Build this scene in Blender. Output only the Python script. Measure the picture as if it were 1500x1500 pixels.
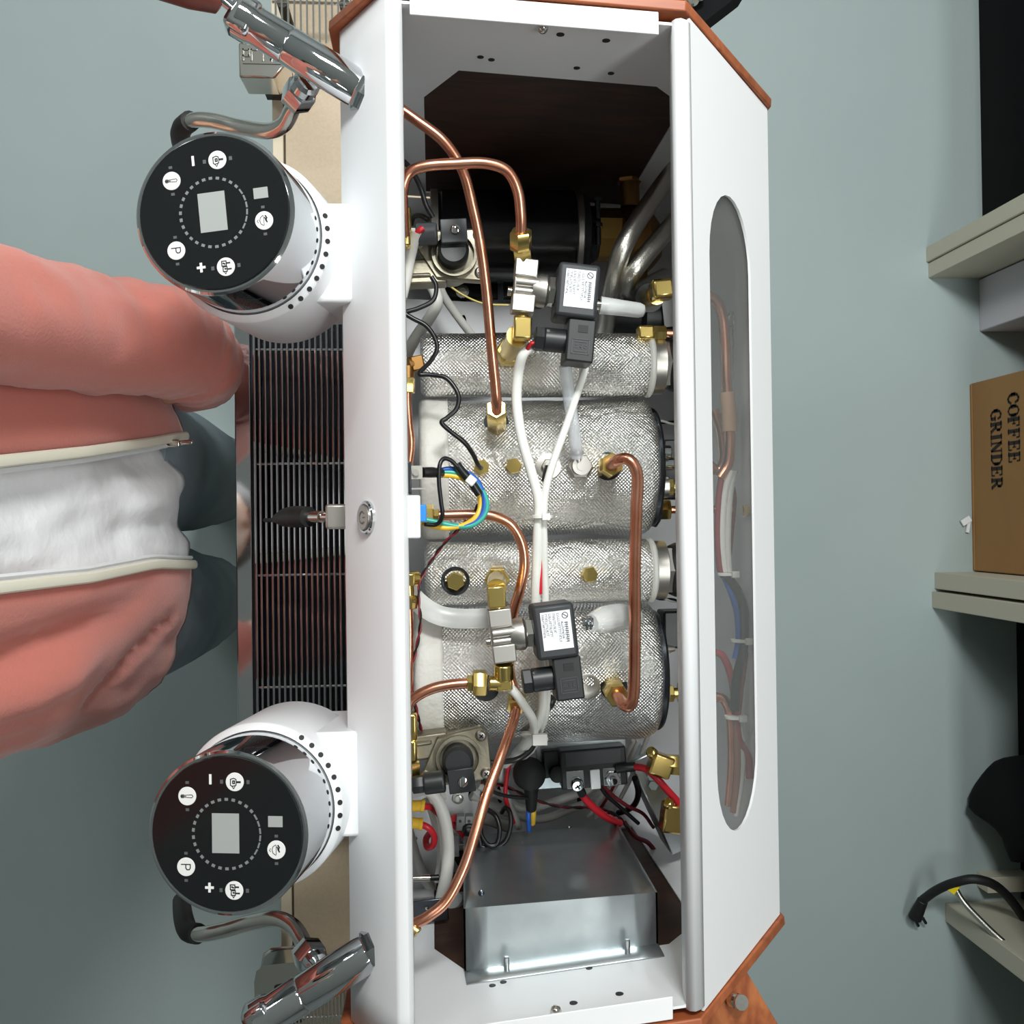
import bpy, math, random
from mathutils import Vector, Matrix, Euler, geometry, noise

scene = bpy.context.scene
for o in list(bpy.data.objects):
    bpy.data.objects.remove(o, do_unlink=True)
random.seed(7)
R = math.radians
COL = scene.collection

# ------------------------------------------------------------------ camera
CAM_POS = Vector((0.0, 0.0, 1.95))
CAM_ROT = Euler((R(0.6), R(-4.4), R(-0.75)))
FPX = 1500.0
cam_data = bpy.data.cameras.new('camera')
cam_data.sensor_width = 36.0
cam_data.lens = 36.0 * FPX / 1500.0
cam_data.clip_start = 0.01
cam = bpy.data.objects.new('camera', cam_data)
cam.location = CAM_POS
cam.rotation_euler = CAM_ROT
COL.objects.link(cam)
scene.camera = cam

# ------------------------------------------------------------------ light
world = bpy.data.worlds.new('room_air')
scene.world = world
world.use_nodes = True
world.node_tree.nodes['Background'].inputs['Color'].default_value = (0.78, 0.86, 0.88, 1)
world.node_tree.nodes['Background'].inputs['Strength'].default_value = 0.0


def area(name, loc, size, energy, color, target):
    l = bpy.data.lights.new(name, 'AREA')
    l.shape = 'RECTANGLE'
    l.size, l.size_y = size
    l.energy = energy
    l.color = color
    o = bpy.data.objects.new(name, l)
    o.location = loc
    d = Vector(target) - Vector(loc)
    o.rotation_euler = d.to_track_quat('-Z', 'Y').to_euler()
    COL.objects.link(o)
    return o


area('ceiling_lamp_over_bench', (0.18, 1.05, 2.70), (0.45, 0.30), 36, (0.97, 1.0, 0.98), (0.18, 1.05, 0))
area('ceiling_lamp_by_shelf', (0.80, -0.20, 2.70), (0.25, 1.2), 13, (0.97, 1.0, 0.98), (0.80, -0.20, 0))
area('ceiling_lamp_behind_operator', (-1.25, 1.75, 2.70), (0.9, 0.30), 12, (0.97, 1.0, 0.98), (-1.25, 1.75, 0))

scene.view_settings.view_transform = 'Standard'
scene.view_settings.look = 'None'
scene.view_settings.gamma = 1.0
scene.view_settings.use_curve_mapping = False
scene.view_settings.exposure = 0.28

# ------------------------------------------------------------------ helpers
CM = CAM_ROT.to_matrix()


def ray(px, py):
    return CM @ Vector(((px - 750.0) / FPX, -(py - 750.0) / FPX, -1.0))


def P(px, py, z):
    r = ray(px, py)
    return CAM_POS + r * ((z - CAM_POS.z) / r.z)


def PX(px, py, x):
    r = ray(px, py)
    return CAM_POS + r * ((x - CAM_POS.x) / r.x)


def PY(px, py, y):
    r = ray(px, py)
    return CAM_POS + r * ((y - CAM_POS.y) / r.y)


def s2l(c):
    out = []
    for v in c:
        v = v / 255.0
        out.append(v / 12.92 if v <= 0.04045 else ((v + 0.055) / 1.055) ** 2.4)
    return (*out, 1.0)


MATS = {}


def mat(name, rgb, rough=0.5, metal=0.0, bump=None, var=None, trans=0.0, spec=0.5, coat=0.0, emit=None, sheen=0.0, alpha=None):
    """bump=(scale,strength,distance) noise bump, var=(scale,rgb2,amount) noise colour variation."""
    if name in MATS:
        return MATS[name]
    m = bpy.data.materials.new(name)
    m.use_nodes = True
    nt = m.node_tree
    b = nt.nodes['Principled BSDF']
    b.inputs['Base Color'].default_value = s2l(rgb)
    b.inputs['Roughness'].default_value = rough
    b.inputs['Metallic'].default_value = metal
    b.inputs['Specular IOR Level'].default_value = spec
    b.inputs['Transmission Weight'].default_value = trans
    b.inputs['Coat Weight'].default_value = coat
    b.inputs['Sheen Weight'].default_value = sheen
    if alpha is not None:
        b.inputs['Alpha'].default_value = alpha
    if emit:
        b.inputs['Emission Color'].default_value = s2l(emit[0])
        b.inputs['Emission Strength'].default_value = emit[1]
    tc = None
    if bump or var:
        tc = nt.nodes.new('ShaderNodeTexCoord')
    if var:
        n = nt.nodes.new('ShaderNodeTexNoise')
        n.inputs['Scale'].default_value = var[0]
        n.inputs['Detail'].default_value = 4
        nt.links.new(tc.outputs['Object'], n.inputs['Vector'])
        mr = nt.nodes.new('ShaderNodeMapRange')
        mr.inputs['From Min'].default_value = 0.35
        mr.inputs['From Max'].default_value = 0.65
        mr.inputs['To Max'].default_value = var[2]
        nt.links.new(n.outputs['Fac'], mr.inputs['Value'])
        mx = nt.nodes.new('ShaderNodeMixRGB')
        mx.inputs['Color1'].default_value = s2l(rgb)
        mx.inputs['Color2'].default_value = s2l(var[1])
        nt.links.new(mr.outputs['Result'], mx.inputs['Fac'])
        nt.links.new(mx.outputs['Color'], b.inputs['Base Color'])
    if bump:
        n = nt.nodes.new('ShaderNodeTexNoise')
        n.inputs['Scale'].default_value = bump[0]
        n.inputs['Detail'].default_value = 3
        nt.links.new(tc.outputs['Object'], n.inputs['Vector'])
        bp = nt.nodes.new('ShaderNodeBump')
        bp.inputs['Strength'].default_value = bump[1]
        bp.inputs['Distance'].default_value = bump[2]
        nt.links.new(n.outputs['Fac'], bp.inputs['Height'])
        nt.links.new(bp.outputs['Normal'], b.inputs['Normal'])
    MATS[name] = m
    return m


def wood_mat(name, c1, c2, rough, stretch=(1, 1, 1), scale=14):
    m = bpy.data.materials.new(name)
    m.use_nodes = True
    nt = m.node_tree
    b = nt.nodes['Principled BSDF']
    tc = nt.nodes.new('ShaderNodeTexCoord')
    mp = nt.nodes.new('ShaderNodeMapping')
    mp.inputs['Scale'].default_value = stretch
    nt.links.new(tc.outputs['Object'], mp.inputs['Vector'])
    n = nt.nodes.new('ShaderNodeTexNoise')
    n.inputs['Scale'].default_value = scale
    n.inputs['Detail'].default_value = 6
    n.inputs['Distortion'].default_value = 1.2
    nt.links.new(mp.outputs['Vector'], n.inputs['Vector'])
    cr = nt.nodes.new('ShaderNodeValToRGB')
    cr.color_ramp.elements[0].position = 0.35
    cr.color_ramp.elements[0].color = s2l(c2)
    cr.color_ramp.elements[1].position = 0.65
    cr.color_ramp.elements[1].color = s2l(c1)
    nt.links.new(n.outputs['Fac'], cr.inputs['Fac'])
    nt.links.new(cr.outputs['Color'], b.inputs['Base Color'])
    b.inputs['Roughness'].default_value = rough
    MATS[name] = m
    return m


def foil_mat():
    m = bpy.data.materials.new('foil_cloth')
    m.use_nodes = True
    nt = m.node_tree
    b = nt.nodes['Principled BSDF']
    b.inputs['Base Color'].default_value = s2l((236, 235, 232))
    b.inputs['Metallic'].default_value = 1.0
    b.inputs['Roughness'].default_value = 0.3
    tc = nt.nodes.new('ShaderNodeTexCoord')
    sep = nt.nodes.new('ShaderNodeSeparateXYZ')
    nt.links.new(tc.outputs['Object'], sep.inputs[0])

    def wave(a, bb):
        ma = nt.nodes.new('ShaderNodeMath'); ma.operation = 'MULTIPLY'; ma.inputs[1].default_value = a
        mb = nt.nodes.new('ShaderNodeMath'); mb.operation = 'MULTIPLY'; mb.inputs[1].default_value = bb
        nt.links.new(sep.outputs[0], ma.inputs[0]); nt.links.new(sep.outputs[1], mb.inputs[0])
        ad = nt.nodes.new('ShaderNodeMath'); nt.links.new(ma.outputs[0], ad.inputs[0]); nt.links.new(mb.outputs[0], ad.inputs[1])
        sn = nt.nodes.new('ShaderNodeMath'); sn.operation = 'SINE'; nt.links.new(ad.outputs[0], sn.inputs[0])
        return sn
    w1, w2 = wave(2100, 0), wave(0, 2100)
    mul = nt.nodes.new('ShaderNodeMath'); mul.operation = 'MULTIPLY'
    nt.links.new(w1.outputs[0], mul.inputs[0]); nt.links.new(w2.outputs[0], mul.inputs[1])
    b1 = nt.nodes.new('ShaderNodeBump'); b1.inputs['Strength'].default_value = 0.9; b1.inputs['Distance'].default_value = 0.0004
    nt.links.new(mul.outputs[0], b1.inputs['Height'])
    n = nt.nodes.new('ShaderNodeTexNoise'); n.inputs['Scale'].default_value = 26; n.inputs['Detail'].default_value = 6; n.inputs['Distortion'].default_value = 2.5
    nt.links.new(tc.outputs['Object'], n.inputs['Vector'])
    b2 = nt.nodes.new('ShaderNodeBump'); b2.inputs['Strength'].default_value = 0.55; b2.inputs['Distance'].default_value = 0.007
    nt.links.new(n.outputs['Fac'], b2.inputs['Height']); nt.links.new(b1.outputs['Normal'], b2.inputs['Normal'])
    nt.links.new(b2.outputs['Normal'], b.inputs['Normal'])
    MATS['foil'] = m
    return m


def clear_mat(name, rgb, amount, rough=0.1):
    """thin clear plastic: transparent mixed with a glossy/diffuse skin"""
    m = bpy.data.materials.new(name)
    m.use_nodes = True
    nt = m.node_tree
    b = nt.nodes['Principled BSDF']
    b.inputs['Base Color'].default_value = s2l(rgb)
    b.inputs['Roughness'].default_value = rough
    out = nt.nodes['Material Output']
    t = nt.nodes.new('ShaderNodeBsdfTransparent')
    mx = nt.nodes.new('ShaderNodeMixShader')
    mx.inputs[0].default_value = amount
    nt.links.new(t.outputs[0], mx.inputs[1]); nt.links.new(b.outputs[0], mx.inputs[2])
    nt.links.new(mx.outputs[0], out.inputs['Surface'])
    MATS[name] = m
    return m


M_WHITE = mat('white_powder_coat', (226, 227, 229), 0.35)
M_FLOOR = mat('grey_floor', (163, 176, 176), 0.62, bump=(320, 0.12, 0.001), var=(2.2, (154, 168, 168), 0.6))
M_WALL = mat('pale_wall', (164, 168, 168), 0.9)
M_PAN = mat('tray_pan', (40, 44, 50), 0.35, 0.8)
M_CEIL = mat('ceiling_paint', (218, 220, 220), 0.9)
M_CHROME = mat('chrome', (214, 216, 218), 0.05, 1.0)
M_STEEL = mat('polished_steel', (216, 212, 204), 0.14, 1.0)
M_DSTEEL = mat('tray_steel', (84, 88, 94), 0.3, 1.0)
M_COPPER = mat('copper', (230, 164, 136), 0.27, 1.0, var=(60, (208, 130, 100), 0.7))
M_BRASS = mat('brass', (228, 200, 122), 0.22, 1.0)
M_BRONZE = mat('bronze', (150, 112, 66), 0.4, 1.0)
M_CAST = mat('cast_metal', (150, 144, 128), 0.45, 1.0, bump=(300, 0.25, 0.0006))
M_NICKEL = mat('nickel_body', (188, 184, 178), 0.38, 1.0)
M_GALV = mat('galvanised_steel', (206, 213, 215), 0.36, 1.0, var=(45, (188, 196, 200), 0.6))
M_BLACK = mat('black_plastic', (30, 32, 34), 0.42)
M_DGREY = mat('dark_grey_plastic', (62, 65, 68), 0.5)
M_RUBBER = mat('black_rubber', (18, 18, 19), 0.6)
M_GLOSSBLK = mat('black_enamel', (14, 14, 15), 0.22)
M_PANEL = mat('black_glass', (16, 18, 19), 0.12, spec=0.9)
M_BTN = mat('button_white', (226, 226, 224), 0.4)
M_ICON = mat('icon_ink', (36, 38, 42), 0.5)
M_DIM = mat('unlit_led', (120, 124, 124), 0.4)
M_DISPLAY = mat('unlit_display', (158, 162, 160), 0.3)
M_LABEL = mat('label_paper', (228, 230, 232), 0.5)
M_INK = mat('label_ink', (92, 96, 106), 0.6)
M_CREAM = mat('silicone_white', (226, 226, 220), 0.4)
M_CABLEW = mat('white_cable', (214, 212, 206), 0.45)
M_CABLEB = mat('black_cable', (20, 20, 22), 0.35)
M_RED = mat('red_wire', (206, 34, 48), 0.35)
M_DRED = mat('dark_red_wire', (120, 24, 38), 0.4)
M_BLUE = mat('blue_wire', (34, 88, 176), 0.35)
M_TEAL = mat('green_wire', (52, 164, 146), 0.35)
M_YELLOW = mat('yellow_wire', (232, 186, 54), 0.35)
M_BLUEP = mat('blue_connector', (46, 136, 216), 0.4)
M_GREYP = mat('grey_plastic', (150, 152, 152), 0.5)
M_BRAID = mat('braided_steel', (196, 194, 186), 0.32, 1.0, bump=(700, 0.5, 0.0006))
M_FOIL = foil_mat()
M_CLEAR = clear_mat('clear_tube', (225, 230, 236), 0.45, 0.12)
M_PANE = clear_mat('clear_acrylic', (225, 230, 228), 0.07, 0.05)
M_CLOUDY = clear_mat('cloudy_sleeve', (224, 226, 224), 0.6, 0.25)
M_WOOD = wood_mat('cherry_wood', (176, 98, 58), (146, 74, 40), 0.45, (1, 6, 6), 9)
M_WOODD = wood_mat('dark_inner_wood', (66, 38, 24), (44, 25, 16), 0.6, (1, 6, 6), 12)
M_TABLE = mat('beige_laminate', (190, 172, 146), 0.55, var=(300, (176, 158, 134), 0.5))
M_TABEDGE = mat('table_edge_band', (206, 194, 170), 0.5)
M_BOARD = mat('shelf_laminate', (196, 190, 172), 0.6)
M_CARTON = mat('brown_cardboard', (158, 116, 68), 0.8, bump=(120, 0.1, 0.001), var=(9, (146, 106, 62), 0.6))
M_TEXT = mat('carton_print', (32, 26, 22), 0.8)
M_CORAL = mat('coral_fleece', (196, 112, 98), 0.95, bump=(420, 0.35, 0.001), sheen=0.3)
M_SHIRT = mat('white_shirt', (240, 241, 243), 0.85, bump=(60, 0.3, 0.004))
M_DENIM = mat('denim', (140, 152, 160), 0.9, bump=(500, 0.3, 0.001), var=(8, (112, 126, 136), 0.8))
M_ZIP = mat('zipper_tape', (226, 222, 204), 0.7)
M_SKIN = mat('skin', (206, 162, 136), 0.5)
M_HAIR = mat('hair', (34, 28, 26), 0.6)
M_SHOE = mat('shoe_white', (220, 220, 218), 0.6)


class G:
    """collects geometry in world space"""

    def __init__(s):
        s.v, s.f, s.m, s.uv = [], [], [], None

    def _add(s, vs, fs, mi=0):
        o = len(s.v)
        s.v.extend(Vector(a) for a in vs)
        for f in fs:
            s.f.append([i + o for i in f])
            s.m.append(mi)
        return s

    def box(s, c, size, M=None, mi=0):
        c = Vector(c)
        hx, hy, hz = size[0] / 2, size[1] / 2, size[2] / 2
        vs = []
        for z in (-hz, hz):
            for x, y in ((-hx, -hy), (hx, -hy), (hx, hy), (-hx, hy)):
                p = Vector((x, y, z))
                vs.append(c + (M @ p if M else p))
        return s._add(vs, [(3, 2, 1, 0), (4, 5, 6, 7), (0, 1, 5, 4), (1, 2, 6, 5), (2, 3, 7, 6), (3, 0, 4, 7)], mi)

    def lathe(s, p0, axis, prof, n=24, mi=0, caps=True, rot=0.0, ref=None):
        """prof: list of (t along axis, radius)"""
        p0 = Vector(p0)
        a = Vector(axis).normalized()
        ref = Vector(ref) if ref else (Vector((0, 0, 1)) if abs(a.z) < 0.9 else Vector((1, 0, 0)))
        u = (ref - a * ref.dot(a)).normalized()
        w = a.cross(u)
        vs, fs = [], []
        for t, r in prof:
            for i in range(n):
                an = rot + 2 * math.pi * i / n
                vs.append(p0 + a * t + (u * math.cos(an) + w * math.sin(an)) * r)
        k = len(prof)
        for j in range(k - 1):
            for i in range(n):
                i2 = (i + 1) % n
                fs.append((j * n + i, j * n + i2, (j + 1) * n + i2, (j + 1) * n + i))
        if caps:
            fs.append(tuple(reversed(range(n))))
            fs.append(tuple((k - 1) * n + i for i in range(n)))
        return s._add(vs, fs, mi)

    def cyl(s, p0, p1, r, r1=None, n=20, mi=0, rot=0.0, bev=0.0):
        p0, p1 = Vector(p0), Vector(p1)
        L = (p1 - p0).length
        r1 = r if r1 is None else r1
        if bev:
            return s.lathe(p0, p1 - p0, [(0, r - bev), (bev, r), (L - bev, r1), (L, r1 - bev)], n, mi, rot=rot)
        return s.lathe(p0, p1 - p0, [(0, r), (L, r1)], n, mi, rot=rot)

    def hexnut(s, p0, p1, r, mi=0, rot=0.0):
        p0, p1 = Vector(p0), Vector(p1)
        L = (p1 - p0).length
        c = min(L * 0.12, r * 0.12)
        return s.lathe(p0, p1 - p0, [(0, r * 0.9), (c, r), (L - c, r), (L, r * 0.9)], 6, mi, rot=rot)

    def sphere(s, c, r, n=16, mi=0, sc=(1, 1, 1), M=None):
        c = Vector(c)
        vs, fs = [], []
        k = n // 2
        for j in range(k + 1):
            th = math.pi * j / k
            for i in range(n):
                ph = 2 * math.pi * i / n
                p = Vector((r * sc[0] * math.sin(th) * math.cos(ph), r * sc[1] * math.sin(th) * math.sin(ph), r * sc[2] * math.cos(th)))
                vs.append(c + (M @ p if M else p))
        for j in range(k):
            for i in range(n):
                i2 = (i + 1) % n
                fs.append((j * n + i, (j + 1) * n + i, (j + 1) * n + i2, j * n + i2))
        return s._add(vs, fs, mi)

    def tube(s, pts, r, n=10, seg=7, mi=0, smooth=True, flat=None):
        """Catmull-Rom tube; r number or list; flat = vertical squash"""
        pts = [Vector(p) for p in pts]
        rs = r if isinstance(r, (list, tuple)) else [r] * len(pts)
        path, rad = [], []
        if smooth and len(pts) > 2:
            q = [pts[0] * 2 - pts[1]] + pts + [pts[-1] * 2 - pts[-2]]
            for i in range(1, len(q) - 2):
                for k in range(seg):
                    t = k / seg
                    a, b, c, d = q[i - 1], q[i], q[i + 1], q[i + 2]
                    path.append(0.5 * ((2 * b) + (c - a) * t + (2 * a - 5 * b + 4 * c - d) * t * t + (3 * b - a - 3 * c + d) * t ** 3))
                    rad.append(rs[i - 1] + (rs[i] - rs[i - 1]) * t)
            path.append(pts[-1]); rad.append(rs[-1])
        else:
            path, rad = pts, rs
        vs, fs = [], []
        t0 = (path[1] - path[0]).normalized()
        ref = Vector((0, 0, 1)) if abs(t0.z) < 0.9 else Vector((1, 0, 0))
        u = (ref - t0 * ref.dot(t0)).normalized()
        for i, p in enumerate(path):
            if i == 0:
                t = t0
            elif i == len(path) - 1:
                t = (path[i] - path[i - 1]).normalized()
            else:
                t = (path[i + 1] - path[i - 1]).normalized()
            u = (u - t * u.dot(t))
            u.normalize()
            w = t.cross(u)
            for k in range(n):
                an = 2 * math.pi * k / n
                vs.append(p + (u * math.cos(an) * (flat if flat else 1.0) + w * math.sin(an)) * rad[i])
        for i in range(len(path) - 1):
            for k in range(n):
                k2 = (k + 1) % n
                fs.append((i * n + k, i * n + k2, (i + 1) * n + k2, (i + 1) * n + k))
        fs.append(tuple(reversed(range(n))))
        fs.append(tuple((len(path) - 1) * n + k for k in range(n)))
        return s._add(vs, fs, mi)

    def plate(s, outer, holes, O, U, W, th, mi=0):
        """flat plate with holes: 2D rings in frame O + a*U + b*W, thickness th along U x W (centred)"""
        O, U, W = Vector(O), Vector(U), Vector(W)
        N = U.cross(W).normalized()
        pts, edges = [], []
        rings = [outer] + list(holes)
        idx = []
        for r in rings:
            st = len(pts)
            pts += [Vector((a, b)) for a, b in r]
            idx.append(list(range(st, st + len(r))))
            edges += [(st + i, st + (i + 1) % len(r)) for i in range(len(r))]
        vo, eo, fo, ov, oe, of = geometry.delaunay_2d_cdt(pts, edges, [], 0, 1e-7)

        def inside(p, ring):
            c = False
            for i in range(len(ring)):
                (x1, y1), (x2, y2) = ring[i], ring[(i + 1) % len(ring)]
                if (y1 > p[1]) != (y2 > p[1]) and p[0] < (x2 - x1) * (p[1] - y1) / (y2 - y1) + x1:
                    c = not c
            return c
        keep = []
        for f in fo:
            cx = sum(vo[i].x for i in f) / len(f)
            cy = sum(vo[i].y for i in f) / len(f)
            if inside((cx, cy), outer) and not any(inside((cx, cy), h) for h in holes):
                keep.append(list(f))
        nv = len(vo)
        vs = [O + U * p.x + W * p.y + N * th / 2 for p in vo] + [O + U * p.x + W * p.y - N * th / 2 for p in vo]
        fs = []
        for f in keep:
            a, b, c = vo[f[0]], vo[f[1]], vo[f[2]]
            if (b - a).cross(c - a) < 0:
                f = f[::-1]
            fs.append(f)
            fs.append([i + nv for i in reversed(f)])
        # side walls from original rings (cdt keeps input order when nothing merges)
        inv = {}
        for k, orig in enumerate(ov):
            for q in orig:
                inv[q] = k
        for ring in idx:
            for i in range(len(ring)):
                a, b = inv[ring[i]], inv[ring[(i + 1) % len(ring)]]
                fs.append((a, b, b + nv, a + nv))
        return s._add(vs, fs, mi)

    def prism(s, poly, O, U, W, th, mi=0):
        """convex or simple polygon extruded by th along U x W, starting at O"""
        O, U, W = Vector(O), Vector(U), Vector(W)
        N = U.cross(W).normalized() * th
        n = len(poly)
        vs = [O + U * a + W * b for a, b in poly] + [O + U * a + W * b + N for a, b in poly]
        fs = [tuple(reversed(range(n))), tuple(range(n, 2 * n))]
        fs += [(i, (i + 1) % n, (i + 1) % n + n, i + n) for i in range(n)]
        return s._add(vs, fs, mi)

    def grid(s, rows, mi=0, closed=False):
        """rows of points -> quad surface"""
        n = len(rows[0])
        vs = [p for r in rows for p in r]
        fs = []
        for j in range(len(rows) - 1):
            for i in range(n if closed else n - 1):
                i2 = (i + 1) % n
                fs.append((j * n + i, j * n + i2, (j + 1) * n + i2, (j + 1) * n + i))
        return s._add(vs, fs, mi)

    def strokes(s, lines, O, U, W, w, h, mi=0):
        """2D polylines drawn as raised bars of width w, height h along U x W"""
        O, U, W = Vector(O), Vector(U), Vector(W)
        N = U.cross(W).normalized()
        for ln in lines:
            ww = w
            if isinstance(ln, tuple) and isinstance(ln[0], (int, float)) is False and len(ln) == 2 and isinstance(ln[1], float):
                ln, ww = ln
            for (a, b), (c, d) in zip(ln[:-1], ln[1:]):
                t = Vector((c - a, d - b))
                if t.length < 1e-9:
                    continue
                t.normalize()
                q = Vector((-t.y, t.x)) * ww / 2
                e = t * ww * 0.3
                ps = [(a - e.x - q.x, b - e.y - q.y), (c + e.x - q.x, d + e.y - q.y), (c + e.x + q.x, d + e.y + q.y), (a - e.x + q.x, b - e.y + q.y)]
                s.prism(ps, O, U, W, h, mi)
        return s


def build(name, g, m, parent=None, loc=None, bevel=0.0, flat=False, sharp=38, solid=0.0, subsurf=0):
    """one mesh object from world-space geometry; child coords are kept relative to the parent empty"""
    if loc is None:
        if parent is not None:
            loc = parent['_o']
        else:
            xs = [v.x for v in g.v]; ys = [v.y for v in g.v]; zs = [v.z for v in g.v]
            loc = Vector(((min(xs) + max(xs)) / 2, (min(ys) + max(ys)) / 2, min(zs)))
    loc = Vector(loc)
    me = bpy.data.meshes.new(name)
    me.from_pydata([tuple(v - loc) for v in g.v], [], g.f)
    ms = m if isinstance(m, (list, tuple)) else [m]
    for q in ms:
        me.materials.append(q)
    if len(ms) > 1:
        me.polygons.foreach_set('material_index', g.m)
    me.validate()
    me.update()
    if not flat:
        me.shade_smooth()
        me.set_sharp_from_angle(angle=R(sharp))
    o = bpy.data.objects.new(name, me)
    if parent is None:
        o.location = loc
    else:
        o.parent = parent
    o['_o'] = tuple(loc)
    COL.objects.link(o)
    if solid:
        md = o.modifiers.new('thickness', 'SOLIDIFY'); md.thickness = solid; md.offset = -1
    if bevel:
        md = o.modifiers.new('bevel', 'BEVEL'); md.width = bevel; md.segments = 2; md.limit_method = 'ANGLE'; md.angle_limit = R(40)
    if subsurf:
        md = o.modifiers.new('smooth', 'SUBSURF'); md.levels = subsurf; md.render_levels = subsurf
    return o


def tag(o, label, cat, group=None, kind=None):
    o['label'] = label
    o['category'] = cat
    if group:
        o['group'] = group
    if kind:
        o['kind'] = kind
    return o


def thing(name, label, cat, loc, group=None):
    o = bpy.data.objects.new(name, None)
    o.empty_display_size = 0.02
    o.location = loc
    o['_o'] = tuple(loc)
    COL.objects.link(o)
    return tag(o, label, cat, group)


def struct(name, g, m, **k):
    o = build(name, g, m, **k)
    o['kind'] = 'structure'
    return o


def path(pts):
    return [P(*p) for p in pts]


def rotm(rz=0, ry=0, rx=0):
    return Euler((R(rx), R(ry), R(rz))).to_matrix()


def lerp(a, b, t):
    return a + (b - a) * t

# ------------------------------------------------------------------ room shell
struct('floor', G().box((-0.2, 0, -0.05), (3.7, 5.0, 0.1)), M_FLOOR)
struct('ceiling', G().box((-0.2, 0, 2.80), (3.7, 5.0, 0.1)), M_CEIL)
struct('wall_right', G().box((1.70, 0, 1.4), (0.1, 5.0, 2.7)), M_WALL)
struct('wall_left', G().box((-2.10, 0, 1.4), (0.1, 5.0, 2.7)), M_WALL)
struct('wall_back', G().box((-0.2, 2.55, 1.4), (3.7, 0.1, 2.7)), M_WALL)
struct('wall_front', G().box((-0.2, -2.55, 1.4), (3.7, 0.1, 2.7)), M_WALL)

# ------------------------------------------------------------------ storage shelf along the right
XS = 0.978
SH = 0.80
shelf = thing('storage_shelf', 'low beige open storage shelf with doubled upright panels along the right side', 'shelf', (1.3, 0, 0))
ya = P(1355, 362, 0).y; yb = P(1355, 385, 0).y; yc = P(1355, 408, 0).y


def upright(y0, y1, x0=XS):
    build('upright_panel', G().box(((x0 + 1.62) / 2, (y0 + y1) / 2, SH / 2), (1.62 - x0, abs(y1 - y0) - 0.0015, SH)), M_BOARD, shelf, bevel=0.0012)


upright(ya, yb); upright(yb, yc, XS + 0.004)
y2a = P(1367, 838, 0).y; y2b = P(1367, 863, 0).y; y2c = P(1365, 866, 0).y; y2d = P(1365, 891, 0).y
upright(y2a, y2b, XS + 0.006); upright(y2c, y2d, XS)
y3a = P(1383, 1322, 0).y; y3b = P(1383, 1350, 0).y
upright(y3a, y3b, XS + 0.016)
upright(y3b - 0.86, y3b - 0.83)
upright(ya + 0.86, ya + 0.83)
def shading_board(y0, y1, z):  # unseen boards, added out of view to shade the bay floors
    build('shading_board', G().box(((XS + 1.62) / 2 + 0.004, (y0 + y1) / 2, z), (1.60 - XS, abs(y1 - y0) - 0.004, 0.030)), M_BOARD, shelf, bevel=0.0015)


shading_board(ya + 0.83, ya, 0.37)
shading_board(yc, y2a, 0.56)
shading_board(y2d, y3a, 0.37)
shading_board(y3b, y3b - 0.83, 0.40)
for y0_, y1_, x_ in ((ya + 0.83, ya, 1.095), (y2d, y3a, 1.15)):  # added black panels standing in for the deep shade inside the bays
    build('shade_panel', G().box((x_ + 0.006, (y0_ + y1_) / 2, 0.176), (0.012, abs(y1_ - y0_) - 0.004, 0.352)), mat('matt_black_board', (14, 15, 17), 0.9, spec=0.2), shelf)
build('top_board', G().box(((XS + 1.62) / 2, -0.14, SH + 0.018), (1.62 - XS, 3.1, 0.034)), M_BOARD, shelf, bevel=0.0015)
build('back_board', G().box((1.63, -0.14, SH / 2), (0.012, 3.1, SH)), M_BOARD, shelf)
ysk = P(1425, 1272, 0).y
build('cleat', G().box((1.20, (ysk + y3a) / 2 + 0.012, 0.02), (0.28, 0.03, 0.04)), M_BOARD, shelf, bevel=0.001)

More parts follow.
